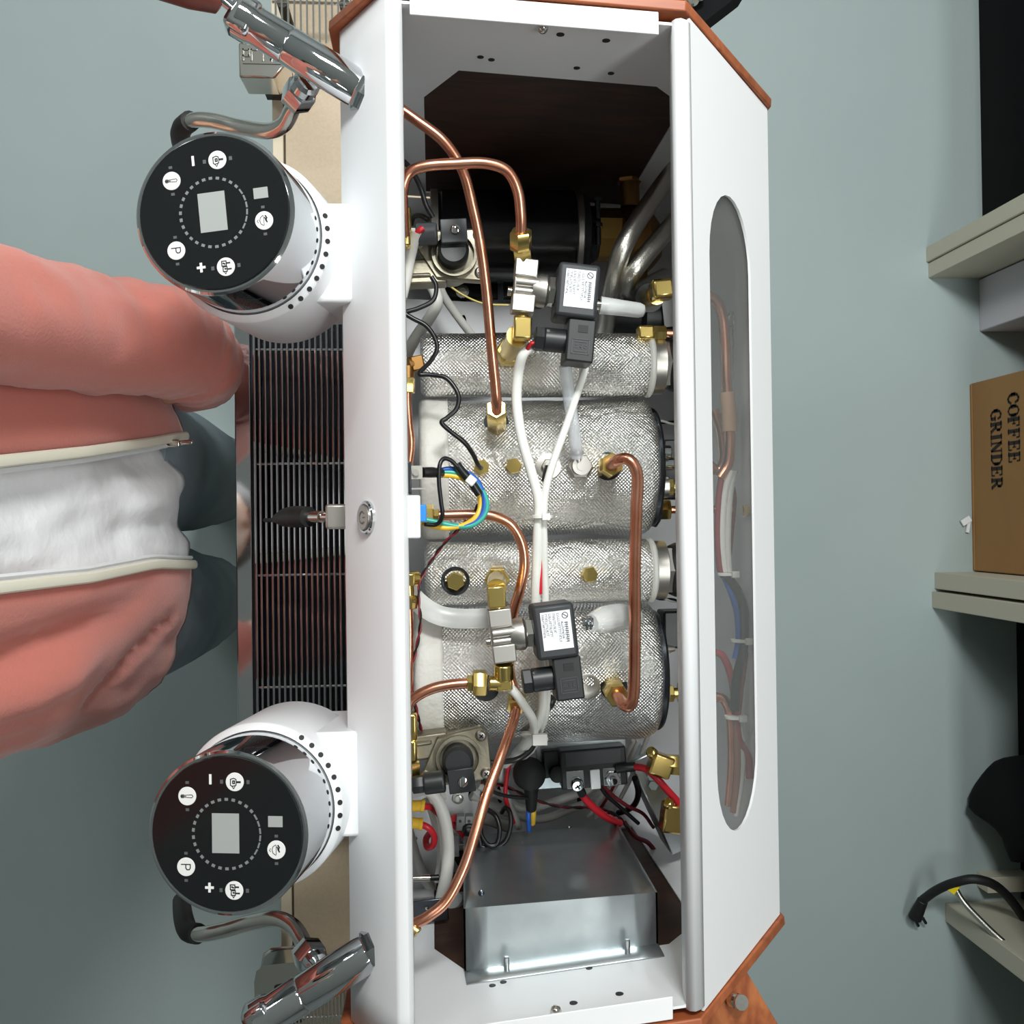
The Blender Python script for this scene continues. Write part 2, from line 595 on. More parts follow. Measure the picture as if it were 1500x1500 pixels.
# cardboard carton with print
XB = 1.064
yb0 = PX(1418, 563, XB).y; yb1 = PX(1425, 836, XB).y
carton = thing('cardboard_box', 'brown cardboard carton printed COFFEE GRINDER standing on the floor', 'box', (XB + 0.2, (yb0 + yb1) / 2, 0))
HB = 0.46
g = G().box((XB + 0.19, (yb0 + yb1) / 2, HB / 2), (0.38, yb0 - yb1, HB))
build('body', g, M_CARTON, carton, bevel=0.002)
SER = {
    'C': [([(.62, .68), (.55, .9), (.35, .97), (.15, .82), (.08, .5), (.15, .18), (.35, .03), (.55, .1), (.66, .28)], .13), ([(.1, .35), (.1, .65)], .2)],
    'O': [([(.4, .97), (.18, .85), (.08, .5), (.18, .15), (.4, .03), (.62, .15), (.72, .5), (.62, .85), (.4, .97)], .1), ([(.11, .3), (.11, .7)], .2), ([(.69, .3), (.69, .7)], .2)],
    'F': [([(.2, .03), (.2, .97)], .2), ([(.05, .97), (.62, .97), (.62, .75)], .08), ([(.2, .52), (.48, .52)], .08), ([(.48, .4), (.48, .64)], .07), ([(.05, .03), (.38, .03)], .07)],
    'E': [([(.2, .03), (.2, .97)], .2), ([(.05, .97), (.62, .97), (.62, .75)], .08), ([(.2, .52), (.48, .52)], .08), ([(.48, .4), (.48, .64)], .07), ([(.05, .03), (.66, .03), (.66, .27)], .08)],
    'G': [([(.62, .7), (.55, .9), (.35, .97), (.15, .82), (.08, .5), (.15, .18), (.35, .03), (.6, .1)], .12), ([(.1, .35), (.1, .65)], .2), ([(.6, .08), (.6, .42)], .18), ([(.42, .43), (.74, .43)], .07)],
    'R': [([(.2, .03), (.2, .97)], .2), ([(.05, .97), (.45, .97), (.6, .85), (.6, .62), (.45, .5), (.2, .5)], .1), ([(.57, .66), (.57, .82)], .16), ([(.38, .5), (.66, .05)], .17), ([(.05, .03), (.36, .03)], .07), ([(.6, .03), (.78, .03)], .07)],
    'I': [([(.25, .03), (.25, .97)], .2), ([(.08, .97), (.42, .97)], .07), ([(.08, .03), (.42, .03)], .07)],
    'N': [([(.15, .03), (.15, .97)], .09), ([(.15, .95), (.62, .05)], .19), ([(.65, .03), (.65, .97)], .09), ([(.02, .97), (.2, .97)], .07), ([(.5, .97), (.78, .97)], .07), ([(.02, .03), (.3, .03)], .07)],
    'D': [([(.2, .03), (.2, .97)], .2), ([(.05, .97), (.4, .97), (.62, .8), (.7, .5), (.62, .2), (.4, .03), (.05, .03)], .1), ([(.66, .33), (.66, .67)], .19)],
}
ADV = {'I': .5, 'N': .82, 'R': .78}


def text_lines(word, wtot, h):
    adv = [ADV.get(c, .76) for c in word]
    sx = wtot / sum(adv)
    out, x = [], 0
    for c, a in zip(word, adv):
        for pts, w in SER[c]:
            out.append(([((x + p) * sx, q * h) for p, q in pts], w * (sx + h) / 2))
        x += a
    return out


for word, (pa, pb), hpx in (('COFFEE', ((1476, 577), (1478, 679)), 1493), ('GRINDER', ((1451, 601), (1453, 717)), 1467)):
    A = PX(*pa, XB - 0.0006); B = PX(*pb, XB - 0.0006); T = PX(hpx, pa[1], XB)
    build('printed_word', G().strokes(text_lines(word, A.y - B.y, T.z - A.z), A, (0, -1, 0), (0, 0, 1), 0.01, 0.0004), M_TEXT, carton, flat=True)
build('bottom_flap', G().box((XB - 0.0008, (yb0 + yb1) / 2, 0.004), (0.002, yb0 - yb1 - 0.004, 0.005)), M_CARTON, carton)

# white carton beside the first upright
xw = 1.085
yw0 = yc - 0.002; yw1 = PX(1432, 487, xw).y
c2 = thing('white_box', 'white flat-sided carton pressed against the upper shelf upright', 'box', (xw + 0.17, (yw0 + yw1) / 2, 0))
build('body', G().box((xw + 0.17, (yw0 + yw1) / 2, 0.2), (0.34, yw0 - yw1, 0.4)), mat('white_card', (196, 192, 198), 0.7), c2, bevel=0.002)
build('lid', G().box((xw + 0.17, (yw0 + yw1) / 2, 0.404), (0.344, yw0 - yw1 + 0.0, 0.006)), MATS['white_card'], c2, bevel=0.001)

# dark bag in the shadow
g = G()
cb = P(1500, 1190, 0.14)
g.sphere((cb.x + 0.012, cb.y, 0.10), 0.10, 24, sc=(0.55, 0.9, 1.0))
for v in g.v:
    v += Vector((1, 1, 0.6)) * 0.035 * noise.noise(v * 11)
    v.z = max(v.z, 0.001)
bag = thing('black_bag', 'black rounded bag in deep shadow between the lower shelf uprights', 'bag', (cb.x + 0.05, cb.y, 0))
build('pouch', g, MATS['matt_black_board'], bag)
build('strap', G().tube([(cb.x + 0.012, cb.y + 0.06, 0.16), (cb.x + 0.012, cb.y + 0.04, 0.23), (cb.x + 0.012, cb.y - 0.04, 0.23), (cb.x + 0.012, cb.y - 0.06, 0.16)], 0.008), M_RUBBER, bag)

# power cord hanging over the lower upright + braided hose with yellow collar
cord = thing('power_cord', 'black power cord with plug dangling beside the lowest shelf upright', 'cord', P(1352, 1330, 0.0))
build('plug', G().cyl(P(1340, 1345, 0.03), P(1352, 1318, 0.05), 0.013, 0.010, bev=0.002).cyl(P(1352, 1345, 0.03), P(1356, 1352, 0.02), 0.003).cyl(P(1342, 1350, 0.03), P(1345, 1356, 0.02), 0.003), M_RUBBER, cord)
build('cable', G().tube(path([(1352, 1318, 0.05), (1372, 1304, 0.09), (1398, 1293, 0.12), (1430, 1288, 0.14), (1465, 1302, 0.13), (1500, 1345, 0.10), (1530, 1400, 0.06)]), 0.0085), M_RUBBER, cord)
hose = thing('braided_hose', 'thin braided steel hose with a bright yellow collar over the lowest upright', 'hose', P(1400, 1300, 0.1))
build('braid', G().tube(path([(1398, 1299, 0.11), (1412, 1322, 0.12), (1440, 1352, 0.15), (1470, 1380, 0.18), (1510, 1410, 0.21)]), 0.0055), M_BRAID, hose)
build('collar', G().hexnut(P(1390, 1294, 0.105), P(1403, 1304, 0.115), 0.013), mat('yellow_collar', (238, 214, 40), 0.4), hose)
tag(build('plastic_scrap', G().box(P(1415, 763, 0.006), (0.02, 0.012, 0.004), rotm(30)).box(P(1418, 772, 0.004), (0.006, 0.022, 0.004), rotm(-10)), M_LABEL), 'tiny white plastic scrap at the foot of the carton', 'scrap')

# ------------------------------------------------------------------ bench table under the machine
ZTAB = 0.745
table = thing('bench_table', 'narrow beige laminate bench table carrying the espresso machine', 'table', (0.07, 0, 0))
xt0 = P(419, 300, ZTAB).x
build('top', G().box(((xt0 + 0.33) / 2, 0, ZTAB - 0.0125), (0.33 - xt0, 1.3, 0.025)), M_TABLE, table, bevel=0.001)
xe = P(400, 300, ZTAB).x
build('front_edge', G().box((xe / 2 + xt0 / 2 - 0.0012, 0, ZTAB - 0.0125), (xt0 - xe - 0.0024, 1.3, 0.024)), M_TABEDGE, table, bevel=0.001)
for sx in (xt0 + 0.03, 0.29):
    for sy in (-0.6, 0.6):
        build('leg', G().box((sx, sy, (ZTAB - 0.026) / 2), (0.04, 0.04, ZTAB - 0.026)), M_TABEDGE, table, bevel=0.002)
build('apron', G().box((0.06, 0, ZTAB - 0.055), (0.02, 1.16, 0.06)), M_TABEDGE, table)

# loose wooden cover with pegs, and black cover at the other end
wp = [P(1087, 1412, 0.79), P(1175, 1560, 0.79), P(1000, 1660, 0.79), P(930, 1430, 0.79)]
cov = thing('wood_cover_panel', 'loose orange-brown wood cover panel with a metal peg lying by the machine rear', 'panel', (sum((p.x for p in wp)) / 4, sum((p.y for p in wp)) / 4, ZTAB))
g = G()
g._add([p + Vector((0, 0, 0)) for p in wp] + [p - Vector((0, 0, 0.044)) for p in wp], [(0, 3, 2, 1), (4, 5, 6, 7), (0, 1, 5, 4), (1, 2, 6, 5), (2, 3, 7, 6), (3, 0, 4, 7)])
build('board', g, wood_mat('loose_wood', (196, 118, 66), (150, 76, 40), 0.5, (3, 1, 3), 16), cov, bevel=0.001)
pc = P(1062, 1452, 0.80)
build('peg', G().lathe(P(1070, 1464, 0.79), (0.25, 0.3, 1), [(0, 0.006), (0.006, 0.006), (0.006, 0.0085), (0.016, 0.0085), (0.018, 0.006), (0.020, 0.006), (0.022, 0.0085), (0.026, 0.0085)], 18), M_STEEL, cov)
wp = [P(1024, 39, 0.79), P(1098, -18, 0.79), P(1040, -140, 0.79), P(930, -20, 0.79)]
cov = thing('black_cover_panel', 'loose black cover panel with steel pegs at the top of the machine rear', 'panel', (sum((p.x for p in wp)) / 4, sum((p.y for p in wp)) / 4, ZTAB))
g = G()
g._add(wp + [p - Vector((0, 0, 0.044)) for p in wp], [(0, 3, 2, 1), (4, 5, 6, 7), (0, 1, 5, 4), (1, 2, 6, 5), (2, 3, 7, 6), (3, 0, 4, 7)])
build('board', g, MATS['matt_black_board'], cov, bevel=0.001)
for q in ((1009, 8), (1019, 0)):
    build('peg', G().lathe(P(*q, 0.79), (0, 0, 1), [(0, 0.007), (0.008, 0.007), (0.010, 0.0085), (0.014, 0.0085), (0.016, 0.006)], 18), M_STEEL, cov)

# ------------------------------------------------------------------ espresso machine shell
ZT = 1.24
XF, XFB, ZFB = -0.0205, -0.066, 1.172       # front rim, lower edge of sloping front
XR, XRB, ZRB = 0.175, 0.290, 1.092          # rear rim, lower edge of sloping rear
ZB = 0.815                                  # inner floor


def ye(x, s=1):
    return 0.372 - (0.020 if s > 0 else 0.034) * (x - XFB) / (XRB - XFB)


mach = thing('espresso_machine', 'white two-group espresso machine body with its top off and cherry wood ends', 'espresso machine', (0.1, 0, ZTAB))
KS = {1: -0.020 / (XRB - XFB), -1: -0.034 / (XRB - XFB)}
K = KS[-1]
# sloping front panel (folded sheet)
prof = [(XF + 0.003, ZT - 0.03), (XF + 0.003, ZT - 0.004), (XF, ZT), (XF - 0.006, ZT), (XF - 0.009, ZT - 0.002), (XFB + 0.002, ZFB + 0.004), (XFB, ZFB), (XFB + 0.004, ZFB - 0.006), (-0.052, ZFB - 0.03), (-0.052, ZB - 0.01)]
rows = []
NY = 24
for j in range(NY + 1):
    rows.append([Vector((x, ye(x) + (-ye(x, -1) - ye(x)) * j / NY, z)) for x, z in prof])
build('front_panel', G().grid(rows), M_WHITE, mach, solid=0.0015, sharp=50)
# power switch tab
tb = P(604, 757, 1.216)
build('switch_tab', G().box((P(603, 757, ZT).x, P(603, 757, ZT).y, ZT - 0.006), (0.012, 0.030, 0.003)), M_WHITE, mach, bevel=0.0012)
# power push button on the slope
nf = Vector((-(ZT - ZFB), 0, (XF - 0.009) - XFB)).normalized()
nf = Vector((-0.8, 0, 0.6)).normalized()
d1 = Vector((XF - 0.009 - XFB, 0, ZT - 0.002 - ZFB)).normalized()
nf = Vector((-d1.z, 0, d1.x)).normalized()
if nf.z < 0:
    nf = -nf


def hit(px, py, O, N):
    r = ray(px, py)
    return CAM_POS + r * ((O - CAM_POS).dot(N) / r.dot(N))


bo = hit(539, 758, Vector((XFB, 0, ZFB)), nf)
pb = build('power_button', G().lathe(bo - nf * 0.002, nf, [(0, 0.0122), (0.004, 0.0122), (0.0052, 0.0112), (0.0052, 0.0098), (0.0042, 0.0094)], 40), M_CHROME, mach)
g = G().lathe(bo - nf * 0.002, nf, [(0, 0.0093), (0.0062, 0.0093), (0.0066, 0.0088)], 40)
build('cap', g, M_NICKEL, pb)
ey = Vector((0, 1, 0))
ex = ey.cross(nf).normalized()
arc = [(0.0042 * math.cos(R(a)), 0.0042 * math.sin(R(a))) for a in range(45, 316, 18)]
build('power_symbol', G().strokes([arc, [(0.0012, 0), (0.0052, 0)]], bo + nf * 0.0046, ex, ey, 0.0012, 0.0003), mat('symbol_grey', (120, 112, 108), 0.5), pb, flat=True)

# sloping rear panel with the long window slot
O = Vector((XR + 0.011, 0, ZT - 0.006))
d2 = Vector((XRB - O.x, 0, ZRB - O.z))
L2 = d2.length
d2.normalize()
nr = Vector((-d2.z, 0, d2.x))
sl = lambda px, py: hit(px, py, O, nr)
ua = (sl(1043, 750) - O).dot(d2); ub = (sl(1103, 750) - O).dot(d2)
vt = sl(1064, 286).y; vb = sl(1078, 1217).y
rr = (ub - ua) / 2
cu = (ua + ub) / 2


def stadium(cu, rr, vt, vb, n=14):
    el = rr * 1.15
    pts = [(cu + rr * math.cos(math.pi * i / n), vt - el + el * math.sin(math.pi * i / n)) for i in range(n + 1)]
    pts += [(cu - rr * math.cos(math.pi * i / n), vb + el - el * math.sin(math.pi * i / n)) for i in range(n + 1)]
    return pts


hole = stadium(cu, rr, vt, vb)
y_t, y_b = ye(O.x), ye(XRB)
z_t, z_b = ye(O.x, -1), ye(XRB, -1)
rp = build('rear_panel', G().plate([(0, -z_t), (L2, -z_b), (L2, y_b), (0, y_t)], [hole], O, d2, Vector((0, 1, 0)), 0.002), M_WHITE, mach)
gg = G()
rows = []
prof = [(XR + 0.002, ZT - 0.022), (XR, ZT - 0.004), (XR + 0.0015, ZT - 0.001), (XR + 0.004, ZT), (XR + 0.008, ZT - 0.002), (O.x, O.z)]
for j in range(2):
    rows.append([Vector((x, (ye(x) - 0.004) if j == 0 else -(ye(x, -1) - 0.004), z)) for x, z in prof])
build('rear_rim', G().grid(rows), M_WHITE, mach, solid=0.0015, sharp=24)
build('rear_back', G().box((XRB - 0.003, (y_b - z_b) / 2, (ZRB + ZB) / 2), (0.003, y_b + z_b - 0.004, ZRB - ZB)), M_WHITE, mach)
pane = stadium(cu, rr + 0.006, vt + 0.006, vb - 0.006)
build('slot_pane', G().plate(pane, [], O - nr * 0.0035, d2, Vector((0, 1, 0)), 0.003), M_PANE, mach)
# end walls with octagonal cut-outs, lips and wooden ends
for s in (1, -1):
    K = KS[s]
    U = Vector((1, s * K, 0))
    y0 = 0.372 + K * (0 - XFB)
    Oe = Vector((0, s * (y0 - 0.006), 0))
    outl = [(-0.05, ZB), (-0.05, ZFB - 0.02), (XF + 0.001, ZT - 0.004), (XR + 0.004, ZT - 0.004), (0.281, ZRB + 0.004), (0.281, ZB)]
    A = PY(621, 145, 0.36); B = PY(672, 103, 0.36); C = PY(958, 118, 0.36); D = PY(632, 288, 0.36)
    oc = [(A.x, ZB + 0.012), (A.x, A.z), (B.x, B.z), (C.x, B.z - 0.002), (C.x + 0.03, B.z - 0.035), (C.x + 0.03, ZB + 0.012)]
    hs = [oc]
    for hpx, hpy, hr in ((704, 89, 0.0026), (720, 92, 0.0026), (845, 97, 0.0026), (895, 102, 0.0026), (821, 50, 0.003), (888, 55, 0.003)):
        hq = PY(hpx, hpy, 0.356)
        ce = Vector((hq.x, s * (y0 + K * hq.x - 0.0070), hq.z))
        build('bolt_hole', G().lathe(ce + Vector((0, s * 0.0006, 0)), (0, -s, 0), [(0, hr), (0.0010, hr)], 14), M_RUBBER, mach)
    build('end_wall', G().plate(outl, hs, Oe, U, Vector((0, 0, 1)), 0.002), M_WHITE, mach)
    xa = P(600, 8, ZT).x; xb = P(965, 38, ZT).x
    yl = y0 - 0.004
    build('end_lip', G()._add([Vector((x, s * (yl + K * x - dy), ZT - dz)) for dz in (0.0, 0.002) for x, dy in ((xa, -0.004), (xb, -0.004), (xb, 0.012), (xa, 0.012))],
                              [(0, 1, 2, 3), (7, 6, 5, 4), (0, 4, 5, 1), (1, 5, 6, 2), (2, 6, 7, 3), (3, 7, 4, 0)]), M_WHITE, mach, bevel=0.0006)
    build('end_screw', G().sphere(Vector((0.083, s * (y0 + K * 0.083 - 0.009), 1.221)), 0.004, 10), M_STEEL, mach)
    # wood
    T = 0.008
    wo = [(XFB - 0.008, ZTAB + 0.05), (XFB - 0.008, ZFB - 0.002), (XF - 0.010, ZT + 0.004), (XR + 0.008, ZT + 0.002), (XRB + 0.004, ZRB + 0.002), (XRB + 0.004, ZTAB + 0.05)]
    Ow = Vector((0, s * y0 + (0.001 if s > 0 else -0.001) + (T if s > 0 else 0), 0))
    build('wood_end', G().prism(wo, Ow, U, Vector((0, 0, 1)), T), M_WOOD, mach, bevel=0.001)
    wi = [(a, b) for a, b in oc]
    Oi = Vector((0, s * (y0 - 0.0042), 0))
    build('wood_liner', G().plate([(-0.045, ZB), (-0.045, ZFB - 0.03), (XF + 0.004, ZT - 0.02), (XR, ZT - 0.02), (0.275, ZRB), (0.275, ZB)], [], Oi, U, Vector((0, 0, 1)), 0.0015), M_WOODD, mach)
# base plate with slots
slots = []
for px, py in ((679, 470), (733, 1163), (850, 1167), (690, 1170)):
    q = P(px, py, ZB)
    slots.append([(q.x + 0.004 * math.cos(a * math.pi / 6), q.y + 0.011 * math.sin(a * math.pi / 6)) for a in range(12)])
build('base_plate', G().plate([(-0.05, -0.362), (0.283, -0.334), (0.285, 0.346), (-0.05, 0.362)], slots, (0, 0, ZB - 0.002), (1, 0, 0), (0, 1, 0), 0.003), M_WHITE, mach)
build('under_pan', G().box((0.115, 0, ZB - 0.014), (0.32, 0.68, 0.01)), M_GLOSSBLK, mach)
for fx in (-0.02, 0.25):
    for fy in (-0.3, 0.3):
        build('foot', G().lathe((fx, fy, ZTAB), (0, 0, 1), [(0, 0.02), (0.004, 0.022), (0.03, 0.018), (ZB - 0.019 - ZTAB, 0.012)], 20), M_RUBBER, mach)

# ------------------------------------------------------------------ drip tray
ZG = 0.865
tray = thing('drip_tray', 'mirror-fronted steel drip tray with wire grid between the two group heads', 'drip tray', (-0.13, 0, ZTAB))
x0 = P(345, 760, ZG).x; x1 = P(369, 760, ZG).x; x2 = -0.055
yt = P(420, 330, ZG).y; yb_ = P(430, 1190, ZG).y
build('front_lip', G().box(((x0 + x1) / 2, (yt + yb_) / 2, ZG - 0.03), (x1 - x0, yt - yb_, 0.06)), M_CHROME, tray, bevel=0.0015)
build('pan', G().box(((x1 + x2) / 2, (yt + yb_) / 2, ZG - 0.058), (x2 - x1 - 0.0002, yt - yb_, 0.004)).box((x1 + 0.0015, (yt + yb_) / 2, ZG - 0.028), (0.0025, yt - yb_, 0.056)), M_PAN, tray)
xs = [P(374 + 8.25 * i, 760, ZG).x for i in range(17)]
fr = G()
fr.tube([(x1 + 0.004, yt - 0.01, ZG), (x1 + 0.004, yb_ + 0.01, ZG)], 0.0017, 8, smooth=False)
fr.tube([(x2 - 0.002, yt - 0.01, ZG), (x2 - 0.002, yb_ + 0.01, ZG)], 0.0017, 8, smooth=False)
build('grid_frame', fr, M_CHROME, tray)
for x in xs:
    if x < x1 + 0.007 or x > x2 - 0.004:
        continue
    build('grid_bar', G().tube([(x, yt - 0.01, ZG), (x, yb_ + 0.01, ZG)], 0.0015, 8, smooth=False), M_CHROME, tray)
for py in (345, 512, 679, 842, 1006, 1172):
    y = P(440, py, ZG).y
    build('cross_bar', G().tube([(x1 + 0.004, y, ZG - 0.0018), (x2 - 0.002, y, ZG - 0.0018)], 0.0016, 8, smooth=False), M_CHROME, tray)
for sx in (x0 + 0.03, x2 - 0.03):
    for sy in (yt - 0.05, yb_ + 0.05):
        build('foot', G().cyl((sx, sy, ZTAB), (sx, sy, ZG - 0.059), 0.012), M_RUBBER, tray)

# side racks with chrome corner blocks, on the table under the steam taps
for s, nm, pxs in ((1, 'upper', (402, 508, 62)), (-1, 'lower', (432, 530, 1437))):
    zr = 0.80
    if s > 0:
        lab = 'wire rack on the table under the steam tap at the top'
        ys = P(450, 63, zr).y; yo = ys + 0.16
        pitch, n, rr_ = 9.0, 13, 0.0012
        xs0 = P(404, 40, zr).x
    else:
        lab = 'fine-pitched wire rack on the table under the steam tap at the bottom'
        ys = P(450, 1430, zr).y; yo = ys - 0.16
        pitch, n, rr_ = 5.2, 20, 0.0012
        xs0 = P(432, 1440, zr).x
    rk = thing('wire_rack', lab, 'rack', (xs0 + 0.05, (ys + yo) / 2, ZTAB))
    pm = pitch * (1.95 - zr) / 1500
    for i in range(n):
        build('rod', G().tube([(xs0 + i * pm, ys, zr), (xs0 + i * pm, yo, zr)], rr_, 6, smooth=False), M_STEEL, rk)
    w = (n - 1) * pm
    for yy in (ys + s * 0.046, yo - s * 0.01):
        build('cross_rod', G().tube([(xs0 - 0.004, yy, zr - 0.002), (xs0 + w + 0.004, yy, zr - 0.002)], 0.0018, 6, smooth=False), M_STEEL, rk)
    for xx in (xs0 + pm, xs0 + w - pm):
        for yy in (ys + s * 0.046, yo - s * 0.01):
            build('rack_foot', G().cyl((xx, yy, ZTAB), (xx, yy, zr - 0.002), 0.006), M_RUBBER, rk)

# chrome corner blocks
zb = 0.84
A = P(350, 113, zb); Bq = P(403, 114, zb); Cq = P(420, 93, zb); Dq = P(349, 62, zb); Ee = P(420, 62, zb)
blk = thing('chrome_corner_block', 'small chrome block with raised lettering on top below the upper steam tap', 'metal block', (A.x + 0.02, A.y + 0.02, zb - 0.045))
poly = [A, Bq, Cq, Ee, Dq]
g = G()
low = [p - Vector((0, 0, 0.045)) + Vector((0.002 if i == 0 else 0, 0, 0)) for i, p in enumerate(poly)]
g._add(poly + low, [(0, 1, 2, 3, 4), (9, 8, 7, 6, 5), (0, 5, 6, 1), (1, 6, 7, 2), (2, 7, 8, 3), (3, 8, 9, 4), (4, 9, 5, 0)])
build('body', g, M_STEEL, blk, bevel=0.002)
So = P(356, 88, zb + 0.0002)
sc = 0.0115
L = []
for i, shp in enumerate(([(0, 0), (0, 1), (.7, 1), (.7, .4), (0, .4)], [(0, 0), (0, 1), (.6, 1)], [(0, 1), (.7, 1), (.35, 1), (.35, 0)], [(0, 1), (.35, 0), (.7, 1)], [(0, 0), (0, 1)])):
    L.append([((i * .95 + a) * sc * 0.8, b * sc) for a, b in shp])
L.append([(0, -0.003), (0.044, -0.003)])
build('raised_marks', G().strokes(L, So, (1, 0, 0), (0, 1, 0), 0.0018, 0.0012), M_STEEL, blk)
build('stand', G().box((A.x + 0.03, A.y + 0.03, (zb - 0.045 + ZTAB) / 2), (0.03, 0.03, zb - 0.045 - ZTAB)), M_BLACK, blk)
zb = 0.84
blk2 = thing('chrome_corner_block', 'rounded chrome block with a black edge below the lower steam tap', 'metal block', P(405, 1435, zb - 0.045))
pts = [P(376, 1470, zb), P(375, 1440, zb), P(378, 1424, zb), P(388, 1417, zb), P(405, 1415, zb), P(436, 1412, zb), P(436, 1470, zb)]
g = G()
n = len(pts)
g._add(pts + [p - Vector((0, 0, 0.045)) for p in pts], [tuple(range(n)), tuple(reversed(range(n, 2 * n)))] + [(i, (i + 1) % n, (i + 1) % n + n, i + n) for i in range(n)])
build('body', g, M_STEEL, blk2, bevel=0.002)
build('slot_plug', G().box(P(415, 1446, zb + 0.001), (0.018, 0.006, 0.003), rotm(12)), M_BLACK, blk2)
build('stand', G().box(P(410, 1440, 0.77), (0.03, 0.03, 0.05)), M_BLACK, blk2)

# white bracket plates on the floor pan, with screw and slot
for pts_, z_, extra in ((((594, 438), (765, 446), (752, 500), (594, 545)), 0.91, ((679, 470),)), (((594, 1140), (706, 1148), (692, 1214), (657, 1222), (640, 1262), (638, 1345), (594, 1345)), 0.93, ((690, 1164),))):  # the first raises a piece of base plate so it looks brighter
    ps = [P(a, b, z_) for a, b in pts_]
    hl = []
    for e in extra:
        q = P(*e, z_)
        hl.append([(q.x + 0.0028 * math.cos(k * math.pi / 6), q.y + 0.0062 * math.sin(k * math.pi / 6)) for k in range(12)])
    bp_ = build('bracket_plate', G().plate([(p.x, p.y) for p in ps], hl, (0, 0, z_), (1, 0, 0), (0, 1, 0), 0.002), M_WHITE, mach)
    xs_ = [p.x for p in ps]; ys_ = [p.y for p in ps]
    build('bracket_leg', G().box(((min(xs_) + max(xs_)) / 2, (min(ys_) + max(ys_)) / 2, (z_ + ZB) / 2), (0.03, 0.02, z_ - ZB - 0.002)), M_WHITE, bp_)
    if z_ > 0.92:
        build('bracket_screw', G().lathe(P(671, 1169, z_ + .001), (0, 0, 1), [(0, 0.0055), (0.002, 0.0055), (0.002, 0.0032), (0.004, 0.003)], 20), M_STEEL, bp_)
        for q in ((608, 1228), (613, 1308)):
            build('bracket_rivet', G().sphere(P(*q, z_ + .001), 0.0024, 10, sc=(1, 1, .4)), M_DSTEEL, bp_)

